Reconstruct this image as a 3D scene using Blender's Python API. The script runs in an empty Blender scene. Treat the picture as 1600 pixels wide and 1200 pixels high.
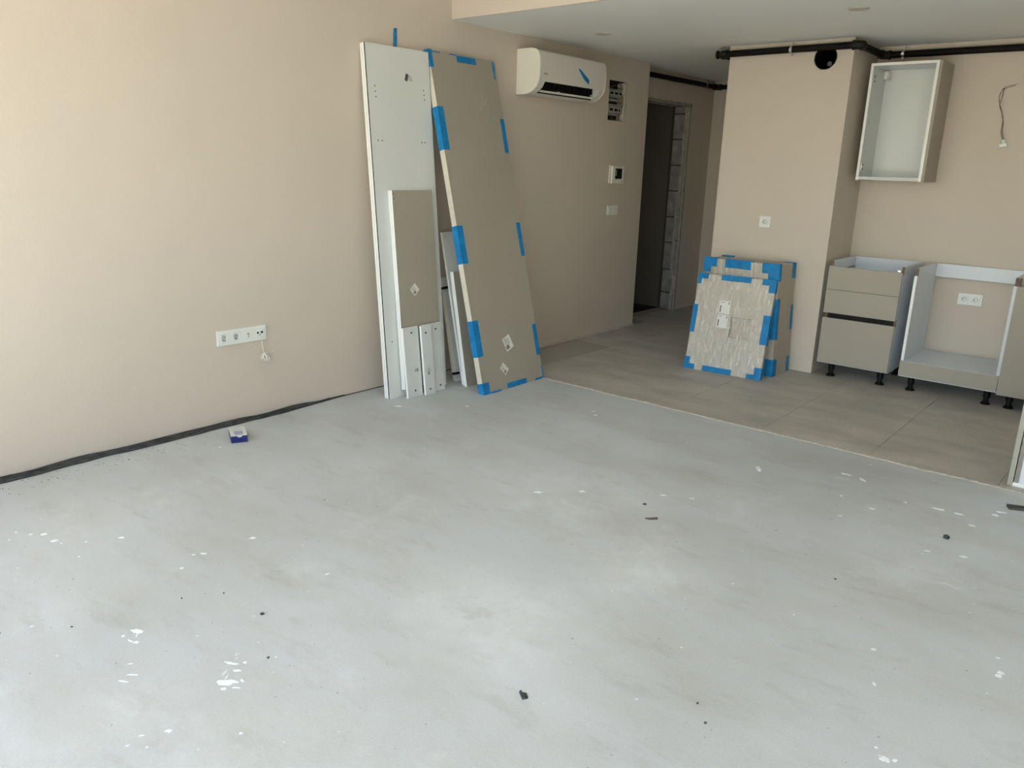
import bpy, bmesh, math, random
from mathutils import Vector, Matrix, noise
random.seed(7)
SC = bpy.context.scene
COL = SC.collection

# ------------------------------------------------------------------ camera
cam_d = bpy.data.cameras.new('camera')
cam_d.sensor_fit = 'HORIZONTAL'
cam_d.sensor_width = 36.0
cam_d.lens = 1227.388 / 1600.0 * 36.0
cam_d.clip_start = 0.05
cam = bpy.data.objects.new('camera', cam_d)
COL.objects.link(cam)
_r = Vector((0.76272759, 0.64609895, 0.02833318))
_u = Vector((-0.19431003, 0.18715869, 0.96292016))
_f = Vector((-0.6168389, 0.7399512, -0.2682946))
cam.matrix_world = Matrix(((_r.x, _u.x, -_f.x, 3.8216), (_r.y, _u.y, -_f.y, 0.0),
                           (_r.z, _u.z, -_f.z, 1.42), (0, 0, 0, 1)))
SC.camera = cam

# ------------------------------------------------------------------ light
W = bpy.data.worlds.new('world')
SC.world = W
W.use_nodes = True
wt = W.node_tree
wt.nodes.clear()
wo = wt.nodes.new('ShaderNodeOutputWorld')
wb = wt.nodes.new('ShaderNodeBackground')
sky = wt.nodes.new('ShaderNodeTexSky')
sky.sky_type = 'NISHITA'
sky.sun_disc = False
sky.sun_elevation = math.radians(58)
sky.sun_rotation = math.radians(200)
sky.air_density = 1.0
sky.dust_density = 1.0
wb.inputs['Strength'].default_value = 0.36
wt.links.new(sky.outputs[0], wb.inputs[0])
wt.links.new(wb.outputs[0], wo.inputs[0])

sun_d = bpy.data.lights.new('sun', 'SUN')
sun_d.energy = 18.0
sun_d.angle = math.radians(0.6)
sun_d.color = (1.0, 0.93, 0.80)
sun = bpy.data.objects.new('sun', sun_d)
COL.objects.link(sun)
sun.rotation_euler = Vector((-0.18, 0.50, -0.85)).to_track_quat('-Z', 'Y').to_euler()

por_d = bpy.data.lights.new('daylight_portal', 'AREA')      # guides the sky light through the terrace opening
por_d.shape = 'RECTANGLE'
por_d.size = 6.2
por_d.size_y = 2.4
por_d.cycles.is_portal = True
por = bpy.data.objects.new('daylight_portal', por_d)
COL.objects.link(por)
por.location = (3.2, -1.64, 1.2)
por.rotation_euler = Vector((0, 1, 0)).to_track_quat('-Z', 'Z').to_euler()

SC.view_settings.view_transform = 'Standard'
SC.view_settings.look = 'None'
SC.view_settings.gamma = 1.0
SC.view_settings.use_curve_mapping = False
SC.view_settings.exposure = 1.07
SC.cycles.max_bounces = 12
SC.cycles.diffuse_bounces = 8
SC.cycles.transparent_max_bounces = 12
SC.cycles.sample_clamp_indirect = 8.0
SC.cycles.use_denoising = True

# ------------------------------------------------------------------ materials
MATS = {}


def mat(name, col, rough=0.6, var=0.0, scale=4.0, bump=0.0, bscale=60.0, col2=None, metallic=0.0,
        spec=0.5, stretch=None, fine=0.0, fscale=180.0, coat=0.0):
    if name in MATS:
        return MATS[name]
    m = bpy.data.materials.new(name)
    m.use_nodes = True
    nt = m.node_tree
    p = nt.nodes['Principled BSDF']
    p.inputs['Roughness'].default_value = rough
    p.inputs['Metallic'].default_value = metallic
    p.inputs['Specular IOR Level'].default_value = spec
    p.inputs['Coat Weight'].default_value = coat
    p.inputs['Base Color'].default_value = (*col, 1)
    tc = nt.nodes.new('ShaderNodeTexCoord')
    src = tc.outputs['Object']
    if stretch:
        mp = nt.nodes.new('ShaderNodeMapping')
        mp.inputs['Scale'].default_value = stretch
        nt.links.new(src, mp.inputs[0])
        src = mp.outputs[0]
    last = None
    if var > 0:
        n = nt.nodes.new('ShaderNodeTexNoise')
        n.inputs['Scale'].default_value = scale
        n.inputs['Detail'].default_value = 6
        n.inputs['Roughness'].default_value = 0.6
        nt.links.new(src, n.inputs['Vector'])
        r = nt.nodes.new('ShaderNodeValToRGB')
        r.color_ramp.elements[0].position = 0.3
        r.color_ramp.elements[1].position = 0.7
        c2 = col2 if col2 else tuple(c * (1 - var) for c in col)
        r.color_ramp.elements[0].color = (*c2, 1)
        r.color_ramp.elements[1].color = (*[min(1, c * (1 + var * 0.5)) for c in col], 1)
        nt.links.new(n.outputs['Fac'], r.inputs[0])
        last = r.outputs[0]
    if fine > 0:
        n = nt.nodes.new('ShaderNodeTexNoise')
        n.inputs['Scale'].default_value = fscale
        n.inputs['Detail'].default_value = 3
        nt.links.new(src, n.inputs['Vector'])
        r = nt.nodes.new('ShaderNodeValToRGB')
        r.color_ramp.elements[0].position = 0.35
        r.color_ramp.elements[1].position = 0.65
        r.color_ramp.elements[0].color = (1 - fine, 1 - fine, 1 - fine, 1)
        r.color_ramp.elements[1].color = (1, 1, 1, 1)
        nt.links.new(n.outputs['Fac'], r.inputs[0])
        mx = nt.nodes.new('ShaderNodeMix')
        mx.data_type = 'RGBA'
        mx.blend_type = 'MULTIPLY'
        mx.inputs[0].default_value = 1.0
        if last:
            nt.links.new(last, mx.inputs[6])
        else:
            mx.inputs[6].default_value = (*col, 1)
        nt.links.new(r.outputs[0], mx.inputs[7])
        last = mx.outputs[2]
    if last:
        nt.links.new(last, p.inputs['Base Color'])
    if bump > 0:
        n = nt.nodes.new('ShaderNodeTexNoise')
        n.inputs['Scale'].default_value = bscale
        n.inputs['Detail'].default_value = 4
        nt.links.new(src, n.inputs['Vector'])
        b = nt.nodes.new('ShaderNodeBump')
        b.inputs['Strength'].default_value = bump
        b.inputs['Distance'].default_value = 0.004
        nt.links.new(n.outputs['Fac'], b.inputs['Height'])
        nt.links.new(b.outputs[0], p.inputs['Normal'])
    MATS[name] = m
    return m


M_WALL = mat('wall_paint', (0.590, 0.525, 0.445), 0.75, var=0.03, scale=1.3, bump=0.12, bscale=90)
M_CEIL = mat('ceiling_paint', (0.76, 0.775, 0.745), 0.8, var=0.02, scale=1.5, bump=0.08, bscale=80)
M_PRIMER = mat('unpainted_plaster', (0.50, 0.47, 0.40), 0.85, var=0.12, scale=14, bump=0.25, bscale=70)
M_TILE = mat('stone_look_tile', (0.490, 0.465, 0.420), 0.5, var=0.30, scale=2.2, col2=(0.375, 0.355, 0.318), bump=0.05, bscale=40,
             stretch=(1.0, 2.0, 1.0), fine=0.12, fscale=60, spec=0.35)
M_GROUT = mat('tile_grout', (0.40, 0.375, 0.335), 0.9)
M_WHITE = mat('white_melamine', (0.64, 0.67, 0.655), 0.38, bump=0.02, bscale=200)
M_WHITE_EDGE = mat('white_edge_band', (0.84, 0.85, 0.82), 0.4, bump=0.02, bscale=200)
M_CABWHITE = mat('cabinet_white', (0.66, 0.705, 0.760), 0.38, bump=0.02, bscale=200)
M_GREIGE = mat('greige_matt_front', (0.350, 0.322, 0.265), 0.5, var=0.03, scale=3)
M_GREIGE_EDGE = mat('pale_edge_band', (0.62, 0.59, 0.50), 0.5, var=0.08, scale=30)
M_CHIP = mat('raw_chipboard', (0.20, 0.125, 0.085), 0.9, var=0.4, scale=160, bump=0.3, bscale=200)
M_TAPE = mat('blue_foam_tape', (0.010, 0.215, 0.490), 0.5, var=0.25, scale=18, col2=(0.008, 0.150, 0.370), bump=0.2, bscale=60, spec=0.25)
M_BLACK = mat('black_plastic', (0.005, 0.005, 0.005), 0.5, bump=0.02, spec=0.2)
M_PIPE = mat('black_pipe_coating', (0.008, 0.006, 0.005), 0.6, var=0.4, scale=25, bump=0.1, spec=0.15)
M_DARK = mat('dark_void', (0.006, 0.006, 0.006), 0.9, bump=0.02)
M_METAL = mat('zinc_metal', (0.55, 0.55, 0.54), 0.32, metallic=0.9, bump=0.02)
M_FITTING = mat('black_iron_fitting', (0.022, 0.018, 0.015), 0.6, var=0.6, scale=60, metallic=0.2, spec=0.3)
M_PLASTIC = mat('white_switch_plastic', (0.74, 0.76, 0.72), 0.3, bump=0.01)
M_PLASTIC_G = mat('recess_plastic', (0.40, 0.42, 0.40), 0.4, bump=0.01)
M_ACWHITE = mat('air_conditioner_plastic', (0.78, 0.77, 0.68), 0.28, bump=0.01)
M_ACPANEL = mat('air_conditioner_front', (0.66, 0.65, 0.60), 0.22, bump=0.01)
M_GREYPL = mat('grey_breaker_plastic', (0.30, 0.31, 0.27), 0.5, bump=0.01)
M_LABEL = mat('paper_sticker', (0.74, 0.74, 0.70), 0.6, var=0.05, scale=40)
M_INK = mat('printed_ink', (0.07, 0.07, 0.07), 0.7, var=0.3, scale=120)
M_FOAM = mat('black_edge_foam', (0.006, 0.006, 0.007), 0.7, var=0.9, scale=30, spec=0.25, col2=(0.085, 0.085, 0.083), bump=0.8, bscale=70,
             stretch=(3.0, 0.5, 3.0))
M_MORTAR = mat('ragged_mortar', (0.52, 0.50, 0.43), 0.9, var=0.3, scale=60, bump=0.6, bscale=120)
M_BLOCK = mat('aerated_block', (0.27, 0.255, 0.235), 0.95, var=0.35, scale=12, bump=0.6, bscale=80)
M_JOINT = mat('dark_block_joint', (0.06, 0.05, 0.045), 0.95, bump=0.3)
M_BLUEBOX = mat('navy_carton', (0.008, 0.018, 0.135), 0.4, var=0.1, scale=40)
M_BOXTOP = mat('white_carton_print', (0.66, 0.68, 0.66), 0.5, var=0.05, scale=50)
M_LILAC = mat('lilac_print', (0.34, 0.33, 0.46), 0.5, var=0.1, scale=60)
M_SPLAT = mat('white_paint_splash', (0.80, 0.83, 0.85), 0.6, var=0.04, scale=50)
M_SPLAT2 = mat('thin_dried_plaster', (0.54, 0.56, 0.56), 0.8, var=0.1, scale=60)
M_SHARD = mat('dark_grey_shard', (0.055, 0.065, 0.065), 0.5, var=0.2, scale=60)
M_WIRE_W = mat('white_cable', (0.72, 0.70, 0.64), 0.45, bump=0.02)
M_WIRE_G = mat('grey_brown_wire', (0.11, 0.09, 0.07), 0.5, bump=0.02)
M_WIRE_Y = mat('green_yellow_wire', (0.30, 0.30, 0.08), 0.5, bump=0.02)
M_COPPER = mat('bare_copper', (0.40, 0.25, 0.15), 0.4, metallic=0.6, bump=0.02)
M_RUST = mat('brown_wire', (0.20, 0.09, 0.05), 0.5, bump=0.02)
M_SCREEN = mat('dark_glass_display', (0.006, 0.008, 0.010), 0.12, bump=0.005)
M_TERR_BOUNCE = mat('terrace_bounce_slab', (0.55, 0.52, 0.46), 0.8, var=0.1, scale=5)
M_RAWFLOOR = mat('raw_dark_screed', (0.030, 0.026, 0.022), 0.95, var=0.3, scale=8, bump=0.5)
M_ALU = mat('anthracite_aluminium', (0.10, 0.10, 0.105), 0.4, metallic=0.5, bump=0.02)
M_BOARD = mat('wrapped_board', (0.50, 0.465, 0.395), 0.5, var=0.05, scale=6)


def screed_material():
    m = bpy.data.materials.new('smooth_grey_screed')
    m.use_nodes = True
    nt = m.node_tree
    L = nt.links
    p = nt.nodes['Principled BSDF']
    p.inputs['Roughness'].default_value = 0.62
    p.inputs['Specular IOR Level'].default_value = 0.35
    tc = nt.nodes.new('ShaderNodeTexCoord')

    def nz(scale, detail, rough, stretch=(1, 1, 1), rot=0.0):
        mp = nt.nodes.new('ShaderNodeMapping')
        mp.inputs['Scale'].default_value = stretch
        mp.inputs['Rotation'].default_value = (0, 0, rot)
        L.new(tc.outputs['Object'], mp.inputs[0])
        n = nt.nodes.new('ShaderNodeTexNoise')
        n.inputs['Scale'].default_value = scale
        n.inputs['Detail'].default_value = detail
        n.inputs['Roughness'].default_value = rough
        L.new(mp.outputs[0], n.inputs['Vector'])
        return n.outputs['Fac']

    def ramp(f, a, b, ca, cb):
        r = nt.nodes.new('ShaderNodeValToRGB')
        r.color_ramp.elements[0].position = a
        r.color_ramp.elements[1].position = b
        r.color_ramp.elements[0].color = (*ca, 1)
        r.color_ramp.elements[1].color = (*cb, 1)
        L.new(f, r.inputs[0])
        return r.outputs[0]

    def mix(kind, fac, a, b):
        x = nt.nodes.new('ShaderNodeMix')
        x.data_type = 'RGBA'
        x.blend_type = kind
        if isinstance(fac, float):
            x.inputs[0].default_value = fac
        else:
            L.new(fac, x.inputs[0])
        for i, v in ((6, a), (7, b)):
            if isinstance(v, tuple):
                x.inputs[i].default_value = (*v, 1)
            else:
                L.new(v, x.inputs[i])
        return x.outputs[2]

    base = ramp(nz(0.9, 5, 0.55), 0.32, 0.68, (0.465, 0.487, 0.495), (0.545, 0.573, 0.588))
    warm = ramp(nz(1.2, 6, 0.62, (1.0, 2.0, 1), 0.5), 0.42, 0.66, (1.02, 1.02, 1.03), (0.925, 0.912, 0.865))
    c = mix('MULTIPLY', 1.0, base, warm)
    dust = ramp(nz(2.2, 9, 0.72), 0.56, 0.74, (0, 0, 0), (0.50, 0.50, 0.50))
    c = mix('MIX', dust, c, (0.65, 0.68, 0.685))
    smear = ramp(nz(3.0, 8, 0.7, (1.0, 3.0, 1), -0.7), 0.54, 0.74, (1, 1, 1), (0.85, 0.84, 0.81))
    c = mix('MULTIPLY', 1.0, c, smear)
    grain = ramp(nz(170, 3, 0.6), 0.30, 0.62, (0.93, 0.93, 0.93), (1.03, 1.03, 1.03))
    c = mix('MULTIPLY', 1.0, c, grain)
    pits = ramp(nz(55, 2, 0.5), 0.24, 0.28, (0.55, 0.55, 0.55), (1, 1, 1))
    c = mix('MULTIPLY', 1.0, c, pits)
    dots = ramp(nz(38, 1, 0.4), 0.785, 0.80, (0, 0, 0), (0.8, 0.8, 0.8))
    c = mix('MIX', dots, c, (0.74, 0.76, 0.77))
    # dusty patches where plaster was swept over the screed
    dn = ramp(nz(4.5, 10, 0.78), 0.36, 0.66, (0, 0, 0), (1, 1, 1))
    for (px, py, R, amt) in ((2.33, 1.72, 0.42, 0.62), (1.95, 2.70, 0.55, 0.45), (2.50, 2.35, 0.40, 0.45), (3.30, 3.30, 0.55, 0.25), (0.75, 1.00, 0.40, 0.25), (2.2, 0.6, 0.6, 0.35)):
        ds = nt.nodes.new('ShaderNodeVectorMath')
        ds.operation = 'DISTANCE'
        L.new(tc.outputs['Object'], ds.inputs[0])
        ds.inputs[1].default_value = (px, py, 0)
        mr = nt.nodes.new('ShaderNodeMapRange')
        mr.interpolation_type = 'SMOOTHSTEP'
        mr.inputs['From Min'].default_value = R
        mr.inputs['From Max'].default_value = R * 0.15
        mr.inputs['To Min'].default_value = 0.0
        mr.inputs['To Max'].default_value = amt
        L.new(ds.outputs['Value'], mr.inputs['Value'])
        mm = nt.nodes.new('ShaderNodeMath')
        mm.operation = 'MULTIPLY'
        L.new(mr.outputs[0], mm.inputs[0])
        L.new(dn, mm.inputs[1])
        c = mix('MIX', mm.outputs[0], c, (0.72, 0.75, 0.76))
    L.new(c, p.inputs['Base Color'])
    b = nt.nodes.new('ShaderNodeBump')
    b.inputs['Strength'].default_value = 0.10
    b.inputs['Distance'].default_value = 0.003
    L.new(nz(40, 6, 0.6), b.inputs['Height'])
    L.new(b.outputs[0], p.inputs['Normal'])
    return m


M_SCREED = screed_material()


def film_material():
    m = bpy.data.materials.new('crumpled_clear_film')
    m.use_nodes = True
    nt = m.node_tree
    L = nt.links
    nt.nodes.clear()
    out = nt.nodes.new('ShaderNodeOutputMaterial')
    tr = nt.nodes.new('ShaderNodeBsdfTransparent')
    tr.inputs[0].default_value = (0.97, 0.97, 0.97, 1)
    pb = nt.nodes.new('ShaderNodeBsdfPrincipled')
    pb.inputs['Base Color'].default_value = (0.93, 0.90, 0.82, 1)
    pb.inputs['Roughness'].default_value = 0.20
    tc = nt.nodes.new('ShaderNodeTexCoord')
    mp = nt.nodes.new('ShaderNodeMapping')
    mp.inputs['Scale'].default_value = (1.0, 1.0, 0.07)
    L.new(tc.outputs['Object'], mp.inputs[0])
    n = nt.nodes.new('ShaderNodeTexNoise')
    n.inputs['Scale'].default_value = 75
    n.inputs['Detail'].default_value = 4
    n.inputs['Distortion'].default_value = 0.35
    L.new(mp.outputs[0], n.inputs['Vector'])
    r = nt.nodes.new('ShaderNodeValToRGB')
    r.color_ramp.elements[0].position = 0.48
    r.color_ramp.elements[1].position = 0.66
    r.color_ramp.elements[0].color = (0.05, 0.05, 0.05, 1)
    r.color_ramp.elements[1].color = (0.50, 0.50, 0.50, 1)
    L.new(n.outputs['Fac'], r.inputs[0])
    b = nt.nodes.new('ShaderNodeBump')
    b.inputs['Strength'].default_value = 0.25
    b.inputs['Distance'].default_value = 0.003
    L.new(n.outputs['Fac'], b.inputs['Height'])
    L.new(b.outputs[0], pb.inputs['Normal'])
    mx = nt.nodes.new('ShaderNodeMixShader')
    L.new(r.outputs[0], mx.inputs[0])
    L.new(tr.outputs[0], mx.inputs[1])
    L.new(pb.outputs[0], mx.inputs[2])
    L.new(mx.outputs[0], out.inputs[0])
    return m


M_FILM = film_material()


# ------------------------------------------------------------------ helpers
def add_box(bm, x0, x1, y0, y1, z0, z1, M=None):
    vs = [bm.verts.new((x, y, z)) for x in (x0, x1) for y in (y0, y1) for z in (z0, z1)]
    for f in ((0, 1, 3, 2), (4, 6, 7, 5), (0, 4, 5, 1), (2, 3, 7, 6), (0, 2, 6, 4), (1, 5, 7, 3)):
        bm.faces.new([vs[i] for i in f])
    if M is not None:
        for v in vs:
            v.co = M @ v.co
    return vs


def add_prism(bm, pts, a, b, axis=1):
    """closed outline pts in the two other axes, extruded from a to b along axis"""
    def mk(p, t):
        c = list(p)
        c.insert(axis, t)
        return bm.verts.new(c)
    A = [mk(p, a) for p in pts]
    B = [mk(p, b) for p in pts]
    n = len(pts)
    bm.faces.new(A)
    bm.faces.new(B[::-1])
    for i in range(n):
        bm.faces.new((A[i], B[i], B[(i + 1) % n], A[(i + 1) % n]))


def add_tube(bm, pts, r, seg=12, caps=True):
    pts = [Vector(p) for p in pts]
    rings = []
    prev = None
    for i, p in enumerate(pts):
        if i == 0:
            t = pts[1] - p
        elif i == len(pts) - 1:
            t = p - pts[i - 1]
        else:
            t = (pts[i + 1] - p).normalized() + (p - pts[i - 1]).normalized()
        t.normalize()
        if prev is None:
            a = Vector((0, 0, 1)) if abs(t.z) < 0.9 else Vector((1, 0, 0))
            n1 = t.cross(a).normalized()
        else:
            n1 = (prev - t * prev.dot(t)).normalized()
        prev = n1
        n2 = t.cross(n1)
        k = 1.0
        if 0 < i < len(pts) - 1:
            c = max(0.5, t.dot((pts[i + 1] - p).normalized()))
            k = 1.0 / c
            bis = ((pts[i + 1] - p).normalized() - (p - pts[i - 1]).normalized())
            bis = bis.normalized() if bis.length > 1e-4 else None
        else:
            bis = None
        ring = []
        for j in range(seg):
            an = 2 * math.pi * j / seg
            d = n1 * math.cos(an) * r + n2 * math.sin(an) * r
            if bis is not None:
                d += bis * d.dot(bis) * (k - 1)
            ring.append(bm.verts.new(p + d))
        rings.append(ring)
    for a, b in zip(rings, rings[1:]):
        for j in range(seg):
            bm.faces.new((a[j], a[(j + 1) % seg], b[(j + 1) % seg], b[j]))
    if caps:
        bm.faces.new(rings[0][::-1])
        bm.faces.new(rings[-1])


def add_cyl(bm, c, axis, r, h, seg=24, r2=None):
    """cylinder or cone from c along axis (unit vector) for h"""
    axis = Vector(axis).normalized()
    a = Vector((0, 0, 1)) if abs(axis.z) < 0.9 else Vector((1, 0, 0))
    n1 = axis.cross(a).normalized()
    n2 = axis.cross(n1)
    r2 = r if r2 is None else r2
    c = Vector(c)
    R = []
    for t, rr in ((0, r), (h, r2)):
        R.append([bm.verts.new(c + axis * t + (n1 * math.cos(2 * math.pi * j / seg) + n2 * math.sin(2 * math.pi * j / seg)) * rr)
                  for j in range(seg)])
    for j in range(seg):
        bm.faces.new((R[0][j], R[0][(j + 1) % seg], R[1][(j + 1) % seg], R[1][j]))
    bm.faces.new(R[0][::-1])
    bm.faces.new(R[1])


def obj(name, bm, m, parent=None, bevel=0.0, smooth=False, kind=None, label=None, seg=2):
    bmesh.ops.recalc_face_normals(bm, faces=bm.faces)
    if bevel > 0:
        es = [e for e in bm.edges if len(e.link_faces) == 2 and e.calc_face_angle(0) > 0.5]
        bmesh.ops.bevel(bm, geom=es, offset=bevel, segments=seg, affect='EDGES', profile=0.6, clamp_overlap=True)
    me = bpy.data.meshes.new(name)
    bm.to_mesh(me)
    bm.free()
    me.materials.append(m)
    if smooth:
        for p in me.polygons:
            p.use_smooth = True
        me.set_sharp_from_angle(angle=math.radians(40))
    o = bpy.data.objects.new(name, me)
    COL.objects.link(o)
    if parent is not None:
        o.parent = parent
        o.matrix_parent_inverse = parent.matrix_world.inverted()
    if kind:
        o['kind'] = kind
    if label:
        o['label'] = label
    return o


def boxo(name, x0, x1, y0, y1, z0, z1, m, parent=None, bevel=0.0, M=None, **k):
    bm = bmesh.new()
    add_box(bm, x0, x1, y0, y1, z0, z1, M)
    return obj(name, bm, m, parent, bevel, **k)


def cylo(name, c, axis, r, h, m, parent=None, seg=24, r2=None, bevel=0.0, **k):
    bm = bmesh.new()
    add_cyl(bm, c, axis, r, h, seg, r2)
    return obj(name, bm, m, parent, bevel, smooth=True, **k)


def tubeo(name, pts, r, m, parent=None, seg=10, **k):
    bm = bmesh.new()
    add_tube(bm, pts, r, seg)
    return obj(name, bm, m, parent, smooth=True, **k)


def thing(name, label, cat, loc, group=None):
    o = bpy.data.objects.new(name, None)
    COL.objects.link(o)
    o.location = loc
    o.empty_display_size = 0.1
    o.matrix_world = Matrix.Translation(Vector(loc))
    o['label'] = label
    o['category'] = cat
    if group:
        o['group'] = group
    return o


def tag(o, label, cat, group=None):
    o['label'] = label
    o['category'] = cat
    if group:
        o['group'] = group
    return o


def frame(O, u, v):
    u = Vector(u).normalized()
    v = Vector(v).normalized()
    n = u.cross(v).normalized()
    return Matrix(((u.x, v.x, n.x, O[0]), (u.y, v.y, n.y, O[1]), (u.z, v.z, n.z, O[2]), (0, 0, 0, 1)))


def cut(o, bm_list):
    """subtract closed meshes from o and bake the result"""
    for bm in bm_list:
        bmesh.ops.recalc_face_normals(bm, faces=bm.faces)
        me = bpy.data.meshes.new('tmp')
        bm.to_mesh(me)
        bm.free()
        c = bpy.data.objects.new('tmp', me)
        COL.objects.link(c)
        md = o.modifiers.new('b', 'BOOLEAN')
        md.operation = 'DIFFERENCE'
        md.solver = 'EXACT'
        md.object = c
        dg = bpy.context.evaluated_depsgraph_get()
        dg.update()
        new = bpy.data.meshes.new_from_object(o.evaluated_get(dg))
        o.modifiers.clear()
        o.data = new
        bpy.data.objects.remove(c)


def box_bm(*a):
    bm = bmesh.new()
    add_box(bm, *a)
    return bm


def smooth_path(pts, n=6):
    pts = [Vector(p) for p in pts]
    P = [pts[0]] + pts + [pts[-1]]
    out = []
    for i in range(1, len(P) - 2):
        for k in range(n):
            t = k / n
            a, b, c, d = P[i - 1], P[i], P[i + 1], P[i + 2]
            out.append(0.5 * ((2 * b) + (c - a) * t + (2 * a - 5 * b + 4 * c - d) * t * t + (3 * b - a - 3 * c + d) * t ** 3))
    out.append(pts[-1])
    return out


# ------------------------------------------------------------------ room shell
H1, H2 = 2.30, 2.78        # lowered kitchen ceiling, living room ceiling
YS = 3.88                  # front face of the lowered ceiling
YE = 4.19                  # joint between screed and tiles
XR = 6.60                  # wall_right
YB = -1.5                  # wall with the terrace opening

fl = boxo('floor', -0.34, XR, YB - 0.12, YE, -0.15, 0.0, M_SCREED, kind='structure')
fk = boxo('floor', -2.4, XR, YE, 11.1, -0.15, -0.0022, M_GROUT, kind='structure')
# tiles 60 x 120, laid lengthways away from the living room
x = 2.1755 - 0.597 * 4
while x < XR:
    y = YE + 0.006
    first = True
    while y < 7.9:
        y1 = min(y + 1.192, 7.98)
        xa, xb = max(x + 0.0015, -0.33), min(x + 0.597 - 0.0015, XR)
        if xb - xa > 0.02 and not (xa < -0.14 and y1 < 6.33):
            if xa < 0.0 and y < 6.33:
                xa = 0.001
            if xb - xa > 0.02:
                dz = random.uniform(-0.0004, 0.0004)
                t = boxo('tile', xa, xb, y + 0.0015, y1 - 0.0015, -0.0021, dz, M_TILE, fk, bevel=0.0008, seg=1)
        y = y1
    x += 0.597

wl = boxo('wall_left', -0.14, 0.0, YB - 0.12, 6.33, -0.05, H2, M_WALL, kind='structure')
cut(wl, [box_bm(-0.10, 0.02, 5.715, 5.985, 1.802, 2.114)])
for f in wl.data.polygons:
    f.use_smooth = False

# hall wall with the raw doorway
wh = boxo('wall_hall', -0.34, -0.14, 6.33, 8.0, -0.05, 2.42, M_WALL, kind='structure')
cut(wh, [box_bm(-0.40, -0.10, 6.45, 7.385, -0.02, 2.03)])
boxo('wall_end', -0.30, 0.36, 7.85, 8.0, -0.05, 2.42, M_WALL, kind='structure')
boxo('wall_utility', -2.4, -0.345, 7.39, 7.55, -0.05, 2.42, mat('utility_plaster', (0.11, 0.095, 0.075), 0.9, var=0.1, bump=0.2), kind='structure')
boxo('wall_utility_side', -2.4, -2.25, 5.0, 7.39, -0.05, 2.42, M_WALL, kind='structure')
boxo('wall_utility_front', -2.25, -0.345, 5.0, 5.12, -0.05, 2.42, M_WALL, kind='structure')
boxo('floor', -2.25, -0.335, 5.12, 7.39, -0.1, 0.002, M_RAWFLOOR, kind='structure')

# exposed aerated blocks in the doorway jamb
zz = [0.0, 0.177, 0.418, 0.694, 0.953, 1.213, 1.466, 1.715, 1.957, 2.03]
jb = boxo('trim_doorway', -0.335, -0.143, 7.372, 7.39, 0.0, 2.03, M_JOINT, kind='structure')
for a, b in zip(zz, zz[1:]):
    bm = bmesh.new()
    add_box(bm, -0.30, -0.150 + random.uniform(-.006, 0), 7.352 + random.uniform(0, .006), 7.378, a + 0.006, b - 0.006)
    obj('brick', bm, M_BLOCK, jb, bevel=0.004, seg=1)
bm = bmesh.new()                                         # torn plaster edge along the opening
n = 44
prev = None
for i in range(n + 1):
    z = 2.06 * i / n
    w = 0.024 + 0.022 * noise.noise(Vector((z * 5, 1, 0))) + (0.02 if 0.4 < z < 1.2 else 0)
    ring = [bm.verts.new(c) for c in ((-0.139, 7.395, z), (-0.137, 7.375, z), (-0.139, 7.368, z), (-0.16 - w, 7.347, z), (-0.16 - w, 7.38, z))]
    if prev:
        for k in range(5):
            bm.faces.new((prev[k], prev[(k + 1) % 5], ring[(k + 1) % 5], ring[k]))
    prev = ring
obj('plaster_edge', bm, mat('dusty_plaster', (0.33, 0.31, 0.27), 0.9, var=0.3, scale=18, bump=0.4), jb, smooth=True)
bm = bmesh.new()
prev = None
for i in range(31):
    y = 6.45 + 0.96 * i / 30
    d = 0.010 * noise.noise(Vector((y * 9, 4, 0)))
    ring = [bm.verts.new(c) for c in ((-0.138, y, 2.02 + d), (-0.136, y, 2.045 + d), (-0.142, y, 2.052 + d), (-0.2, y, 2.03), (-0.2, y, 2.02 + d))]
    if prev:
        for k in range(5):
            bm.faces.new((prev[k], prev[(k + 1) % 5], ring[(k + 1) % 5], ring[k]))
    prev = ring
obj('plaster_edge', bm, mat('dusty_plaster', (0.33, 0.31, 0.27), 0.9, var=0.3, scale=18, bump=0.4), jb, smooth=True)

boxo('wall_light_sink', 0.24, 0.36, 8.0, 11.0, -0.05, 2.42, M_WALL, kind='structure')  # unseen corridor added to swallow bounce light and darken the hall
boxo('wall_light_sink_end', 0.24, 1.9, 11.0, 11.12, -0.05, 2.42, M_WALL, kind='structure')
# chimney breast between hall and kitchen, with the round flue hole
wc = boxo('wall_column', 1.02, 1.905, 5.75, 11.0, -0.05, 2.42, M_WALL, kind='structure')
bm = bmesh.new()
add_cyl(bm, (1.722, 5.70, 2.185), (0, 1, 0), 0.076, 0.42, 40)
cut(wc, [bm])
boxo('wall_kitchen', 1.905, XR + 0.1, 6.27, 6.42, -0.05, 2.42, M_WALL, kind='structure')
boxo('wall_right', XR, XR + 0.12, YB - 0.12, 6.42, -0.05, H2, M_WALL, kind='structure')
wbk = boxo('wall_back', -0.14, XR + 0.12, YB - 0.12, YB, -0.05, H2, M_WALL, kind='structure')
cut(wbk, [box_bm(0.15, 6.25, YB - 0.2, YB + 0.1, 0.02, 2.40)])
boxo('ceiling', -2.4, XR + 0.12, YS + 0.012, 11.1, H1, H2 + 0.1, M_CEIL, kind='structure')
boxo('trim_1', 0.0, XR, YS, YS + 0.012, H1, H2 + 0.02, M_WALL, kind='structure')
boxo('ceiling', -0.14, XR + 0.12, YB - 0.12, YS + 0.012, H2, H2 + 0.1, M_CEIL, kind='structure')
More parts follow.
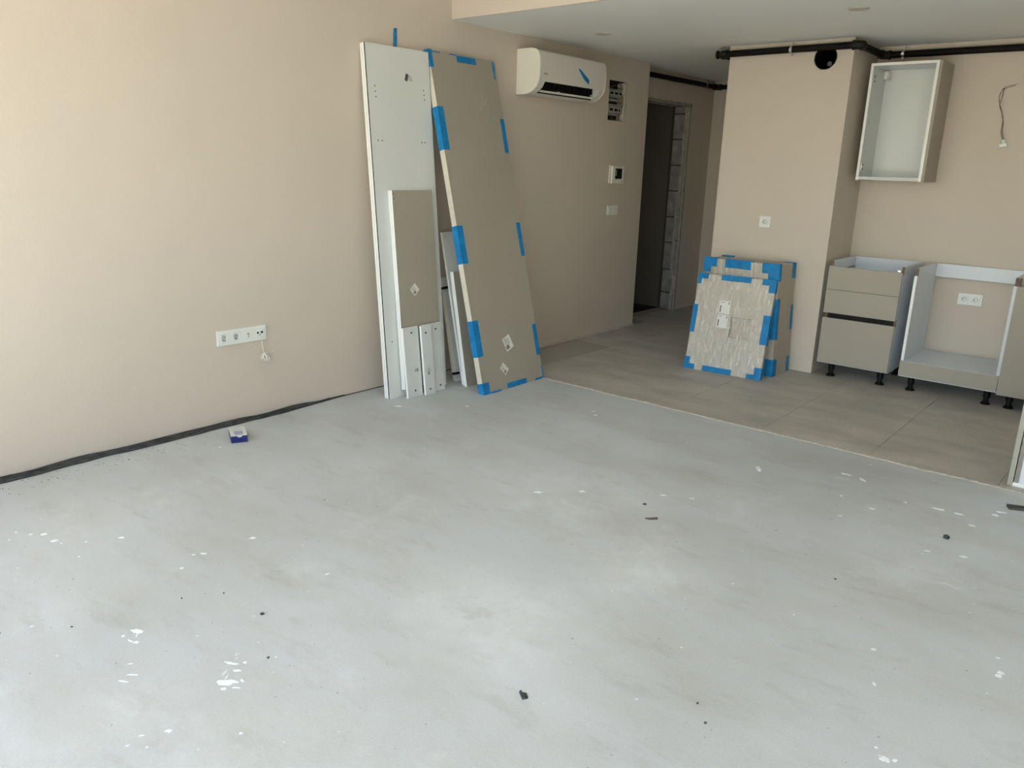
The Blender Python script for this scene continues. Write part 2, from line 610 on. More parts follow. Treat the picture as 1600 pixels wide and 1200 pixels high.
# unpainted strip of wall right under the kitchen ceiling
tr = bmesh.new()
add_box(tr, 1.017, 1.908, 5.747, 5.75, 2.262, H1)
add_box(tr, 1.905, 1.908, 5.747, 6.27, 2.262, H1)
add_box(tr, 1.905, XR, 6.267, 6.27, 2.262, H1)
add_box(tr, -0.14, 0.36, 7.847, 7.85, 2.262, H1)
obj('trim_2', tr, mat('bare_strip', (0.54, 0.50, 0.42), 0.85, var=0.08, scale=9), kind='structure')

# terrace opening behind the camera: frame, and an unseen terrace slab added to bounce sun inside
wf = bmesh.new()
add_box(wf, 0.15, 0.21, YB - 0.12, YB - 0.02, 0.02, 2.40)
add_box(wf, 6.19, 6.25, YB - 0.12, YB - 0.02, 0.02, 2.40)
add_box(wf, 0.21, 6.19, YB - 0.12, YB - 0.02, 2.34, 2.40)
obj('window_1', wf, M_ALU, bevel=0.002, kind='structure')
boxo('floor', -3.0, 9.5, -5.0, YB - 0.125, -0.15, -0.02, M_TERR_BOUNCE, kind='structure')


# ---- rough details of the shell
def bead(name, path, wfun, hfun, m, up=Vector((0, 0, 1)), side=None, closed=True):
    """low irregular ridge along path; wfun/hfun give its width and height"""
    bm = bmesh.new()
    prev = None
    N = len(path)
    for i, p in enumerate(path):
        p = Vector(p)
        w, h = wfun(i), hfun(i)
        s = side
        ring = [bm.verts.new(p - s * w * 0.5), bm.verts.new(p - s * w * 0.3 + up * h * 0.8),
                bm.verts.new(p + s * w * 0.1 + up * h), bm.verts.new(p + s * w * 0.4 + up * h * 0.5), bm.verts.new(p + s * w * 0.5)]
        if prev:
            for k in range(4):
                bm.faces.new((prev[k], prev[k + 1], ring[k + 1], ring[k]))
        prev = ring
    return obj(name, bm, m, smooth=True)


nn = 420
path = [(0.001 + (XR - 0.01) * i / nn, YE + 0.010 * noise.noise(Vector((i * 0.06, 0, 3))) + 0.005 * noise.noise(Vector((i * 0.45, 7, 3))) + 0.004, -0.0005) for i in range(nn + 1)]
e = bead('mortar_edge', path,
         lambda i: 0.027 + 0.020 * noise.noise(Vector((i * 0.23, 1, 1))),
         lambda i: 0.0055 + 0.004 * noise.noise(Vector((i * 0.5, 5, 1))), M_MORTAR, side=Vector((0, 1, 0)))
e.name = 'trim_3'
e['kind'] = 'structure'
nn = 160
path = [(0.004 + 0.003 * noise.noise(Vector((i * 0.3, 3, 3))), YE + (6.33 - YE) * i / nn, 0.0) for i in range(nn + 1)]
e = bead('plaster_foot', path, lambda i: 0.020 + 0.010 * noise.noise(Vector((i * 0.4, 1, 1))),
         lambda i: 0.018 + 0.006 * noise.noise(Vector((i * 0.3, 5, 1))), M_PRIMER, side=Vector((1, 0, 0)))
e.name = 'baseboard_left'
e['kind'] = 'structure'

# black foam strip sticking out of the gap between screed and wall
bm = bmesh.new()
prev = None
n = 620
for i in range(n + 1):
    y = -0.6 + 3.55 * i / n
    fade = 1.0 if y < 2.5 else max(0.12, 1.0 - (y - 2.5) / 0.5)
    a = noise.noise(Vector((y * 3.1, 0, 0)))
    b = noise.noise(Vector((y * 9.0, 2, 0)))
    w = (0.044 + 0.018 * a + 0.006 * b) * fade
    z0 = (0.016 + 0.010 * noise.noise(Vector((y * 4.0, 9, 0)))) * fade
    z1 = (0.010 * (1 + b) + 0.008 * noise.noise(Vector((y * 24.0, 5, 0)))) * fade
    pr = [(0.0015, z0), (0.010, z0 + 0.006 * fade), (w * 0.40, z1 + 0.007), (w * 0.62, z1 * 0.4 + 0.004), (w * 0.86, z1 + 0.003), (w, 0.001), (w * 0.7, -0.001), (0.002, -0.001)]
    ring = [bm.verts.new((px + 0.002 * noise.noise(Vector((y * 30, k, 1))) * (0 < k < 5), y, pz)) for k, (px, pz) in enumerate(pr)]
    if prev:
        for k in range(8):
            bm.faces.new((prev[k], prev[(k + 1) % 8], ring[(k + 1) % 8], ring[k]))
    prev = ring
tag(obj('edge_foam_strip', bm, M_FOAM, smooth=True), 'crumpled black foam strip lying along the foot of the beige wall', 'foam strip')
boxo('trim_4', 0.0, 0.007, 2.93, 4.1, -0.001, 0.004, mat('open_crack', (0.10, 0.07, 0.05), 0.95, var=0.5, scale=30), kind='structure')


# ------------------------------------------------------------------ leaning boards
def board_frame(BL, BR, TL):
    BL, BR, TL = Vector(BL), Vector(BR), Vector(TL)
    u, v = BR - BL, TL - BL
    return frame(BL, u, v), u.length, v.length


def lbox(bm, M, a0, a1, b0, b1, c0, c1):
    return add_box(bm, a0, a1, b0, b1, c0, c1, M)


def tape_bits(name, M, boxes, parent, m=None, jit=0.0012):
    """one strip of tape folded around an edge: thin boxes in board coordinates"""
    bm = bmesh.new()
    for b in boxes:
        add_box(bm, *b)
    bmesh.ops.subdivide_edges(bm, edges=[e for e in bm.edges if e.calc_length() > 0.03], cuts=3, use_grid_fill=True)
    s = random.random() * 100
    for v in bm.verts:
        v.co += Vector((noise.noise(v.co * 45 + Vector((s, 0, 0))), noise.noise(v.co * 45 + Vector((0, s, 0))), noise.noise(v.co * 45 + Vector((0, 0, s))))) * jit
        v.co = M @ v.co
    return obj(name, bm, m or M_TAPE, parent, smooth=True)


def edge_tape(M, side, s0, s1, w, U, V, T, parent, e=0.0022, name='tape', back=0.04):
    """side l/r/t/b; s0..s1 along the edge; w = width shown on the front face"""
    if side == 'l':
        bx = [(-e, w, s0, s1, 0.0003, e), (-e, -0.0003, s0, s1, -T - e, e), (-e, back, s0, s1, -T - e, -T - 0.0003)]
    elif side == 'r':
        bx = [(U - w, U + e, s0, s1, 0.0003, e), (U + 0.0003, U + e, s0, s1, -T - e, e), (U - back, U + e, s0, s1, -T - e, -T - 0.0003)]
    elif side == 't':
        bx = [(s0, s1, V - w, V + e, 0.0003, e), (s0, s1, V + 0.0003, V + e, -T - e, e), (s0, s1, V - back, V + e, -T - e, -T - 0.0003)]
    else:
        bx = [(s0, s1, -e * 0.2, w, 0.0003, e)]
    return tape_bits(name, M, bx, parent)


def sticker(M, a, b, w, h, ang, parent, bars=True, rows=4, name='sticker', tilt_print=0, m=None):
    """paper label w x h centred at (a, b), turned by ang, with a printed code and lines"""
    R = M @ Matrix.Translation((a, b, 0)) @ Matrix.Rotation(ang, 4, 'Z')
    bm = bmesh.new()
    add_box(bm, -w / 2, w / 2, -h / 2, h / 2, 0.0004, 0.0012, R)
    s = obj(name, bm, m or M_LABEL, parent)
    bm = bmesh.new()
    if bars:
        x = -w * 0.42
        while x < -w * 0.02:
            d = random.choice((0.0012, 0.002, 0.003))
            add_box(bm, x, x + d, -h * 0.40, -h * 0.12, 0.0013, 0.0016, R)
            x += d + 0.0012
    for k in range(rows):
        yy = h * 0.38 - k * h * 0.14
        add_box(bm, -w * 0.4, -w * 0.4 + w * random.uniform(0.3, 0.7), yy - h * 0.018, yy + h * 0.018, 0.0013, 0.0016, R)
    obj('print', bm, M_INK, s)
    return s


def holes(M, pts, r, parent, name='drill_hole', m=None):
    for a, b in pts:
        bm = bmesh.new()
        add_cyl(bm, (a, b, -0.001), (0, 0, 1), r, 0.0016, 12)
        for v in bm.verts:
            v.co = M @ v.co
        obj(name, bm, m or M_DARK, parent)


def plain_board(nm, label, BL, BR, TL, T, c0, m_face, m_edge, group=None):
    """board as a thing: core with edge banding + front facing. c0 = offset of its front from the reference plane"""
    M, U, V = board_frame(BL, BR, TL)
    M = M @ Matrix.Translation((0, 0, c0))
    t = thing(nm, label, 'board', M @ Vector((0, 0, 0)), group)
    bm = bmesh.new()
    lbox(bm, M, 0, U, 0, V, -T, -0.0012)
    obj('core', bm, m_edge, t, bevel=0.0006, seg=1)
    bm = bmesh.new()
    lbox(bm, M, 0.0005, U - 0.0005, 0.0005, V - 0.0005, -0.0012, 0)
    obj('face', bm, m_face, t)
    return t, M, U, V


# group A: two tall white side panels and a thin panel in front, top against the wall
ABL, ABR, ATL = (0.257, 3.097, 0.0), (0.264, 3.589, 0.0), (0.050, 3.127, 2.073)
AM, AU, AV = board_frame(ABL, ABR, ATL)
gA = 'tall white panels against the wall'
tA1, M1, U1, V1 = plain_board('tall_panel', 'tall white panel at the very back of the leaning stack, touching the wall',
                              ABL, ABR, ATL, 0.0175, -0.0300, M_WHITE, M_WHITE_EDGE, gA)
tA2, M2, U2, V2 = plain_board('tall_panel', 'tall white panel between the rearmost panel and the drilled white front one',
                              ABL, ABR, ATL, 0.0175, -0.0105, M_WHITE, M_WHITE_EDGE, gA)
t, M3, U3, V3 = plain_board('tall_panel', 'tall thin white panel with drilled holes, dark edge and small barcode sticker near its top',
                            ABL, ABR, ATL, 0.0100, 0.0, M_WHITE, M_DARK, gA)
holes(M3, [(0.052, 1.85), (0.054, 1.82), (0.055, 1.79), (0.434, 1.855), (0.437, 1.828), (0.437, 1.80),
           (0.050, 1.546), (0.080, 1.545), (0.397, 1.546), (0.422, 1.547), (0.050, 0.352)], 0.004, t)
s_ = sticker(M3, 0.325, 1.905, 0.085, 0.055, math.radians(-28), t, bars=False, m=M_WHITE)
bm = bmesh.new()
R_ = M3 @ Matrix.Translation((0.300, 1.918, 0)) @ Matrix.Rotation(math.radians(-18), 4, 'Z')
add_box(bm, -0.011, 0.011, -0.021, 0.021, 0.0012, 0.0018, R_)
obj('barcode', bm, M_INK, s_)
# blue tape end standing up behind the white panels
bm = bmesh.new()
prev = None
for i in range(13):
    s = i / 12
    c = Vector((0.010 - 0.006 * s + 0.004 * math.sin(s * 5), 3.385 + 0.018 * s, 2.02 + 0.165 * s))
    w = Vector((0, 0.013, 0.002))
    d = Vector((0.0016, 0, 0))
    ring = [bm.verts.new(c - w - d), bm.verts.new(c + w - d), bm.verts.new(c + w + d), bm.verts.new(c - w + d)]
    if prev:
        for k in range(4):
            bm.faces.new((prev[k], prev[(k + 1) % 4], ring[(k + 1) % 4], ring[k]))
    else:
        bm.faces.new(ring[::-1])
    prev = ring
bm.faces.new(prev)
obj('tape', bm, M_TAPE, tA1, smooth=True)

# group B: medium board with greige face, and the white one behind it
BBL, BBR, BTL = (0.300, 3.190, 0.050), (0.300, 3.520, 0.050), (0.166, 3.215, 1.256)
gB = 'half height boards leaning on the tall panels'
t, MB1, UB, VB = plain_board('shelf_board', 'white shelf board sandwiched behind the greige sticker board', BBL, BBR, BTL, 0.0165, -0.0180, M_WHITE, M_WHITE_EDGE, gB)
t, MB2, UB, VB = plain_board('shelf_board', 'greige faced board with white edges and square sticker leaning on the tall white panels', BBL, BBR, BTL, 0.0165, 0.0, M_GREIGE, M_WHITE_EDGE, gB)
sticker(MB2, 0.131, 0.612, 0.055, 0.055, math.radians(40), t)
holes(MB2, [(0.010, 1.192), (0.012, 1.165)], 0.0035, t)
bm = bmesh.new()
add_box(bm, 0.268, 0.296, 3.235, 3.49, 0.0, 0.047)
tag(obj('wood_batten', bm, M_CHIP, bevel=0.001, seg=1), 'short chipboard batten on the floor under the greige sticker board', 'batten')

# group C: three short white drilled rails at the foot of the stack
gC = 'short white drilled rails'


def rail(label, y0, y1, c, hs):
    t, M, U, V = plain_board('short_rail', label, (0.328 + c, y0, 0.0), (0.328 + c, y1, 0.0), (0.282 + c, y0, 0.438), 0.0165, 0.0, M_WHITE, M_WHITE_EDGE, gC)
    holes(M, hs, 0.0062, t, 'cam_hole')
    return t, M


t, M = rail('wide short white rail with faint sticker, its bright edge beside the greige sticker board', 3.188, 3.312, 0.0, [(0.066, 0.405), (0.064, 0.040)])
sticker(M, 0.085, 0.178, 0.052, 0.036, math.radians(90), t, m=M_WHITE)
t, M = rail('narrow short white rail standing proud between the two wider rails', 3.318, 3.402, 0.0225, [(0.036, 0.395), (0.042, 0.034)])
sticker(M, 0.046, 0.150, 0.040, 0.052, math.radians(3), t, m=M_WHITE)
t, M = rail('plain wide short white rail with two dark cam holes beside the black clips', 3.355, 3.512, 0.0, [(0.108, 0.402), (0.116, 0.034)])

# group E: mixed boards between the white stack and the taped panel
gE = 'short boards behind the blue taped panel'
EW = 0.36


def eboard(label, x, y, TL, c, T, mf, me, L=EW):
    return plain_board('short_board', label, (x, y, 0.0), (x + 0.004, y + L, 0.0), TL, T, c, mf, me, gE)


t, ME, UE, VE = eboard('grey edged short board closest to the wall behind the taped panel', 0.222, 3.705, (0.030, 3.765, 0.672), 0.0, 0.016, M_GREIGE, M_GREIGE_EDGE)
t, ME, UE, VE = eboard('short board with pale edge, second from the wall behind the taped panel', 0.252, 3.690, (0.060, 3.745, 0.680), 0.0, 0.016, M_WHITE, M_GREIGE_EDGE)
for b0 in (0.055, 0.635):
    bm = bmesh.new()
    lbox(bm, ME, -0.012, 0.018, b0 - 0.008, b0 + 0.008, -0.028, 0.030)
    obj('clip', bm, M_BLACK, t, bevel=0.003, label='black plastic clip')
    bm = bmesh.new()
    lbox(bm, ME, -0.016, -0.010, b0 - 0.006, b0 + 0.006, -0.024, -0.012)
    obj('clip_pin', bm, M_METAL, t)
t, ME, UE, VE = eboard('plain white board rising above the short greige one', 0.345, 3.668, (0.110, 3.690, 0.985), 0.0, 0.0165, M_WHITE, M_WHITE_EDGE)
holes(ME, [(0.025, 0.985)], 0.003, t)
t, ME, UE, VE = eboard('short greige board with white edge, half hidden by the blue taped panel', 0.400, 3.642, (0.238, 3.668, 0.742), 0.0, 0.0165, M_GREIGE, M_WHITE_EDGE, 0.40)
t2, ME2, _, _ = eboard('white edged board directly behind the short greige one', 0.376, 3.652, (0.214, 3.679, 0.738), 0.0, 0.0165, M_WHITE, M_WHITE_EDGE, 0.40)

# group D: the tall greige panel packed with blue tape
DBL, DBR, DTL = (0.609, 3.580, 0.0), (0.604, 4.200, 0.0), (0.050, 3.627, 2.082)
DM, DU, DV = board_frame(DBL, DBR, DTL)
DT = 0.042
tD = thing('packed_panel', 'tall greige panel with blue corner tape leaning on the wall under the air conditioner', 'panel', DBL)
bm = bmesh.new()
lbox(bm, DM, 0, DU, 0, DV, -DT, -0.0012)
obj('core', bm, M_GREIGE_EDGE, tD, bevel=0.0008, seg=1)
bm = bmesh.new()
lbox(bm, DM, 0.0006, DU - 0.0006, 0.0006, DV - 0.0006, -0.0012, 0)
obj('face', bm, M_GREIGE, tD)
for s0, s1 in ((0.245, 0.478), (0.842, 1.082), (1.556, 1.822)):
    edge_tape(DM, 'l', s0, s1, 0.050, DU, DV, DT, tD)
for s0, s1 in ((0.165, 0.380), (0.852, 1.080), (1.552, 1.778)):
    edge_tape(DM, 'r', s0, s1, 0.036, DU, DV, DT, tD)
edge_tape(DM, 'l', -0.001, 0.075, 0.060, DU, DV, DT, tD)
edge_tape(DM, 'l', 2.062, DV + 0.014, 0.026, DU, DV, DT, tD)
edge_tape(DM, 'r', -0.001, 0.088, 0.008, DU, DV, DT, tD)
edge_tape(DM, 'b', 0.235, 0.436, 0.034, DU, DV, DT, tD)
tape_bits('tape', DM, [(0.53, DU + 0.004, 0.0, 0.012, 0.0005, 0.004)], tD)
tape_bits('tape', DM, [(0.06, 0.16, -0.0005, 0.008, 0.0005, 0.012)], tD)
edge_tape(DM, 't', 0.245, 0.425, 0.040, DU, DV, DT, tD)
tape_bits('tape', DM, [(0.0, 0.125, DV + 0.003, DV + 0.018, -0.032, -0.024)], tD, jit=0.004)
tape_bits('tape', DM, [(0.200, 0.255, DV + 0.001, DV + 0.010, -0.03, -0.004)], tD, jit=0.004)
tape_bits('tape', DM, [(0.470, 0.585, DV - 0.004, DV + 0.008, -0.030, -0.022), (DU - 0.032, DU - 0.020, DV - 0.115, DV + 0.004, 0.0005, 0.004)], tD, jit=0.006)
sticker(DM, 0.306, 0.293, 0.078, 0.092, math.radians(20), tD)
sticker(DM, 0.231, 0.133, 0.050, 0.070, math.radians(41), tD)
M_SCUFF = mat('film_scuff', (0.52, 0.50, 0.43), 0.3, var=0.3, scale=90)
for a0, b0, a1, b1 in ((0.40, 1.83, 0.47, 1.90), (0.42, 1.87, 0.44, 1.93), (0.45, 1.86, 0.485, 1.92), (0.395, 1.815, 0.42, 1.85), (0.47, 1.80, 0.49, 1.83), (0.13, 1.585, 0.145, 1.625)):
    bm = bmesh.new()
    d = Vector((a1 - a0, b1 - b0, 0))
    nrm = Vector((-d.y, d.x, 0)).normalized() * 0.0022
    p0, p1 = Vector((a0, b0, 0.0003)), Vector((a1, b1, 0.0003))
    vs = [DM @ (p0 - nrm), DM @ (p1 - nrm * 0.3), DM @ (p1 + nrm * 0.3), DM @ (p0 + nrm)]
    up = DM.to_3x3() @ Vector((0, 0, 0.0012))
    A = [bm.verts.new(q) for q in vs]
    B = [bm.verts.new(q + up) for q in vs]
    bm.faces.new(A[::-1]); bm.faces.new(B)
    for k in range(4):
        bm.faces.new((A[k], A[(k + 1) % 4], B[(k + 1) % 4], B[k]))
    obj('scuff', bm, M_SCUFF, tD)


# ------------------------------------------------------------------ film wrapped bundles by the column
def film_sheet(M, a0, a1, b0, b1, c, parent, amp=0.0020, na=90, nb=76, plane='front', T=0):
    bm = bmesh.new()
    g = []
    s = random.random() * 50
    for j in range(nb + 1):
        row = []
        for i in range(na + 1):
            a = a0 + (a1 - a0) * i / na
            b = b0 + (b1 - b0) * j / nb
            h = abs(noise.noise(Vector((a * 38 + 3 * noise.noise(Vector((a * 5, b * 6, s))), b * 7, s)))) * 2.0
            h += 0.5 * abs(noise.noise(Vector((a * 70, b * 9, s + 9))))
            cc = c + amp * (1.25 - h)
            p = Vector((a, b, cc)) if plane == 'front' else (Vector((c + amp * (1.25 - h), b, a)))
            row.append(bm.verts.new(M @ p))
        g.append(row)
    for j in range(nb):
        for i in range(na):
            bm.faces.new((g[j][i], g[j][i + 1], g[j + 1][i + 1], g[j + 1][i]))
    return obj('film', bm, M_FILM, parent, smooth=True, label='crumpled clear plastic film')


# front package (flat stack of doors)
KBL, KBR, KTL = (1.152, 5.205, 0.0), (1.722, 5.250, 0.0), (1.131, 5.362, 0.690)
KM, KU, KV = board_frame(KBL, KBR, KTL)
KT = 0.034
tK = thing('wrapped_package', 'flat film wrapped board package with blue tape and two white labels, leaning in front', 'package', KBL)
bm = bmesh.new()
lbox(bm, KM, 0, KU, 0, KV, -KT, 0)
obj('board', bm, M_BOARD, tK, bevel=0.001, seg=1)
film_sheet(KM, 0.002, KU - 0.002, 0.004, KV - 0.003, 0.0012, tK)
bm = bmesh.new()
lbox(bm, KM, 0.296, 0.440, 0.272, 0.416, 0.0002, 0.0008)
obj('paper_slip', bm, mat('slip_paper', (0.47, 0.43, 0.36), 0.8, var=0.1, scale=30), tK)
bm = bmesh.new()
for bx in ((0.294, 0.304, 0.270, 0.418), (0.294, 0.44, 0.270, 0.275), (0.294, 0.44, 0.413, 0.418)):
    lbox(bm, KM, *bx, 0.0008, 0.0014)
obj('slip_border', bm, mat('slip_ink', (0.20, 0.19, 0.16), 0.8, var=0.3, scale=60), tK)
KF = KM @ Matrix.Translation((0, 0, 0.0045))
for bb in (0.480, 0.378):
    t_ = sticker(KF, 0.233, bb, 0.082, 0.094, 0.0, tK, bars=False, rows=1)
    bm = bmesh.new()
    lbox(bm, KF, 0.201, 0.209, bb - 0.038, bb + 0.012, 0.0013, 0.0018)
    obj('code', bm, M_INK, t_)
    bm = bmesh.new()
    lbox(bm, KF, 0.260, 0.266, bb + 0.022, bb + 0.040, 0.0013, 0.0018)
    obj('code', bm, M_INK, t_)
KT2 = KT
e4 = 0.0045
for s, a, b, w in (('l', 0.272, 0.480, 0.030), ('r', 0.250, 0.460, 0.046)):
    edge_tape(KM, s, a, b, w, KU, KV, KT, tK, e=e4)
for s, a, b, w in (('t', 0.175, 0.395, 0.036),):
    edge_tape(KM, s, a, b, w, KU, KV, KT, tK, e=e4)
tape_bits('tape', KM, [(0.140, 0.360, 0.000, 0.040, 0.0003, e4)], tK)
# corner pieces
tape_bits('tape', KM, [(-e4, 0.076, KV - 0.036, KV + e4, 0.0003, e4), (-e4, 0.026, KV - 0.075, KV - 0.036, 0.0003, e4), (-e4, -0.0003, KV - 0.075, KV + e4, -KT, e4), (-e4, 0.076, KV + 0.0003, KV + e4, -KT, e4)], tK)
tape_bits('tape', KM, [(KU - 0.096, KU + e4, KV - 0.038, KV + e4, 0.0003, e4), (KU - 0.042, KU + e4, KV - 0.088, KV - 0.038, 0.0003, e4), (KU + 0.0003, KU + e4, KV - 0.088, KV + e4, -KT, e4), (KU - 0.096, KU + e4, KV + 0.0003, KV + e4, -KT, e4)], tK)
tape_bits('tape', KM, [(-e4, 0.078, 0.0, 0.040, 0.0003, e4), (-e4, 0.036, 0.040, 0.088, 0.0003, e4), (-e4, -0.0003, 0.0, 0.088, -KT, e4)], tK)
tape_bits('tape', KM, [(KU - 0.100, KU + e4, 0.0, 0.034, 0.0003, e4), (KU - 0.048, KU + e4, 0.034, 0.086, 0.0003, e4), (KU + 0.0003, KU + e4, 0.0, 0.086, -KT, e4)], tK)

# rear thick bundle
GBL, GBR, GTL = (1.172, 5.412, 0.0), (1.745, 5.412, 0.0), (1.126, 5.436, 0.800)
GM, GU, GV = board_frame(GBL, GBR, GTL)
GT = 0.295
tG = thing('wrapped_bundle', 'thick film wrapped carton bundle with blue corner tape standing against the column', 'package', GBL)
bm = bmesh.new()
lbox(bm, GM, 0, GU, 0, GV, -GT, 0)
obj('carton', bm, mat('carton_greige', (0.44, 0.40, 0.33), 0.6, var=0.08, scale=5, stretch=(1, 1, 0.3)), tG, bevel=0.003)
film_sheet(GM, 0.003, GU - 0.003, 0.55, GV - 0.003, 0.0012, tG, nb=40)
eg = 0.0045
# top left front, top right front corners, top middle
tape_bits('tape', GM, [(-eg, 0.100, GV - 0.060, GV + eg, 0.0003, eg), (-eg, 0.055, GV - 0.100, GV - 0.06, 0.0003, eg), (-eg, -0.0003, GV - 0.1, GV + eg, -0.05, eg), (-eg, 0.1, GV + 0.0003, GV + eg, -0.035, eg)], tG)
tape_bits('tape', GM, [(GU - 0.125, GU + eg, GV - 0.068, GV + eg, 0.0003, eg), (GU - 0.078, GU + eg, GV - 0.115, GV - 0.068, 0.0003, eg), (GU + 0.0003, GU + eg, GV - 0.115, GV + eg, -0.030, eg), (GU - 0.125, GU + eg, GV + 0.0003, GV + eg, -0.02, eg)], tG)
tape_bits('tape', GM, [(0.165, 0.360, GV - 0.058, GV + eg, 0.0003, eg), (0.165, 0.375, GV + 0.0003, GV + eg, -0.03, eg)], tG)
# rear corners
tape_bits('tape', GM, [(0.02, 0.10, GV + 0.0003, GV + 0.010, -GT, -GT + 0.06)], tG, jit=0.003)
tape_bits('tape', GM, [(GU - 0.075, GU + eg, GV + 0.0003, GV + eg, -GT - 0.001, -GT + 0.030), (GU + 0.0003, GU + eg, GV - 0.105, GV + eg, -GT - 0.001, -GT + 0.055)], tG)
tape_bits('tape', GM, [(GU + 0.0003, GU + eg, 0.320, 0.500, -GT - 0.001, -GT + 0.028)], tG)
tape_bits('tape', GM, [(GU + 0.0003, GU + eg, 0.0, 0.120, -GT - 0.001, -GT + 0.040)], tG, jit=0.004)
# front right edge
tape_bits('tape', GM, [(GU - 0.04, GU + eg, 0.270, 0.560, 0.0003, eg), (GU + 0.0003, GU + eg, 0.270, 0.560, -0.042, eg)], tG)
tape_bits('tape', GM, [(GU - 0.06, GU + eg, 0.0, 0.125, 0.0003, eg), (GU + 0.0003, GU + eg, 0.0, 0.125, -0.060, eg)], tG)


# ------------------------------------------------------------------ kitchen base cabinets
def leg_at(x, y, top, parent):
    bm = bmesh.new()
    add_cyl(bm, (x, y, 0.0), (0, 0, 1), 0.030, 0.008, 20)
    add_cyl(bm, (x, y, 0.008), (0, 0, 1), 0.027, 0.012, 20, 0.018)
    add_cyl(bm, (x, y, 0.020), (0, 0, 1), 0.0165, 0.028, 20)
    add_cyl(bm, (x, y, 0.048), (0, 0, 1), 0.0215, top - 0.056, 20)
    add_cyl(bm, (x, y, top - 0.008), (0, 0, 1), 0.032, 0.008, 20)
    return obj('leg', bm, M_BLACK, parent, smooth=True)


YF, YC, YBK = 5.710, 5.729, 6.250          # face of fronts, front of carcass, back


def side_panel(x0, x1, notches, parent, z0=0.10, z1=0.835, outer=None):
    pts = [(YC, z0), (YBK, z0), (YBK, z1), (YC + 0.026, z1)]
    # walk down the front edge cutting the notches (rectangular, 26 mm deep)
    z = z1
    first = True
    out = [(YBK, z0), (YBK, z1)]
    for (a, b) in notches:                      # (top, bottom)
        if a < z1:
            out += [(YC, a), (YC + 0.026, a)]
        else:
            out += [(YC + 0.026, z1)]
        out += [(YC + 0.026, b), (YC, b)]
    out += [(YC, z0)]
    if not notches:
        out = [(YBK, z0), (YBK, z1), (YC, z1), (YC, z0)]
    bm = bmesh.new()
    add_prism(bm, out, x0, x1, axis=0)
    p = obj('side_panel', bm, outer or M_CABWHITE, parent)
    for (a, b) in notches:
        boxo('raw_edge', x0 + 0.0005, x1 - 0.0005, YC + 0.0245, YC + 0.0258, b + 0.0005, a - 0.0005, M_CHIP, p)
    return p


gK = 'kitchen base cabinets'
# --- drawer cabinet
c1 = thing('base_cabinet', 'greige three drawer base cabinet on black legs beside the column', 'cabinet', (2.188, 5.98, 0), gK)
X0, X1 = 1.946, 2.432
side_panel(X0, X0 + 0.018, [(0.835, 0.782), (0.478, 0.425)], c1)
side_panel(X1 - 0.018, X1, [(0.835, 0.782), (0.478, 0.425)], c1)
boxo('bottom_panel', X0 + 0.018, X1 - 0.018, YC, YBK, 0.10, 0.118, M_CABWHITE, c1)
boxo('back_rail', X0 + 0.018, X1 - 0.018, YBK - 0.018, YBK, 0.735, 0.835, M_CABWHITE, c1, bevel=0.0006)
boxo('back_panel', X0 + 0.018, X1 - 0.018, YBK - 0.012, YBK - 0.006, 0.118, 0.735, M_CABWHITE, c1)
for z0, z1 in ((0.638, 0.799), (0.470, 0.6355), (0.106, 0.434)):
    d = boxo('drawer', X0 + 0.001, X1 - 0.001, YF, YF + 0.018, z0, z1, M_GREIGE, c1, bevel=0.0008)
    bm = bmesh.new()
    h = min(z1 - 0.02, z0 + 0.20)
    if z0 > 0.6:
        h = 0.762
    add_box(bm, X0 + 0.030, X0 + 0.044, YF + 0.019, 6.18, z0 + 0.012, h)
    add_box(bm, X1 - 0.044, X1 - 0.030, YF + 0.019, 6.18, z0 + 0.012, h)
    add_box(bm, X0 + 0.044, X1 - 0.044, 6.166, 6.18, z0 + 0.012, h)
    add_box(bm, X0 + 0.044, X1 - 0.044, YF + 0.019, 6.166, z0 + 0.012, z0 + 0.022)
    obj('drawer_box', bm, M_CABWHITE, d)
boxo('gap_shade', X0 + 0.0005, X1 - 0.0005, YC + 0.0262, YC + 0.040, 0.425, 0.478, M_BLACK, c1, label='black strip for the shade in the drawer gap')  # black strip standing in for the shade inside the open drawer gap
boxo('runner', X0 + 0.018, X0 + 0.030, 5.80, 6.20, 0.73, 0.765, M_BLACK, c1)
boxo('bracket', X1 - 0.040, X1 - 0.018, YC + 0.004, YC + 0.030, 0.800, 0.812, M_METAL, c1)
for x_, y_ in ((2.033, 5.79), (2.374, 5.79), (2.033, 6.19), (2.374, 6.19)):
    leg_at(x_, y_, 0.10, c1)

# --- open oven cabinet
c2 = thing('base_cabinet', 'open white base cabinet with low greige front, double socket visible through its open back', 'cabinet', (2.80, 5.98, 0), gK)
X0, X1 = 2.502, 3.091
sp = side_panel(X0, X0 + 0.018, [(0.835, 0.785)], c2)
side_panel(X1 - 0.018, X1, [(0.835, 0.785)], c2)
boxo('front_edge', X0, X0 + 0.018, YC - 0.001, YC, 0.212, 0.784, M_WHITE_EDGE, sp)
boxo('bottom_panel', X0 + 0.018, X1 - 0.018, YC - 0.018, YBK, 0.194, 0.212, M_CABWHITE, c2, bevel=0.0005)
boxo('lower_panel', X0 + 0.018, X1 - 0.018, YC, YBK, 0.10, 0.118, M_CABWHITE, c2)
boxo('front_panel', X0 + 0.001, X1 - 0.001, YF, YF + 0.018, 0.109, 0.2105, M_GREIGE, c2, bevel=0.0008)
boxo('back_rail', X0 + 0.018, X1 - 0.018, YBK - 0.018, YBK, 0.744, 0.835, M_CABWHITE, c2, bevel=0.0006)
for x_, y_ in ((2.575, 5.79), (3.035, 5.79), (2.575, 6.19), (3.035, 6.19)):
    leg_at(x_, y_, 0.10, c2)
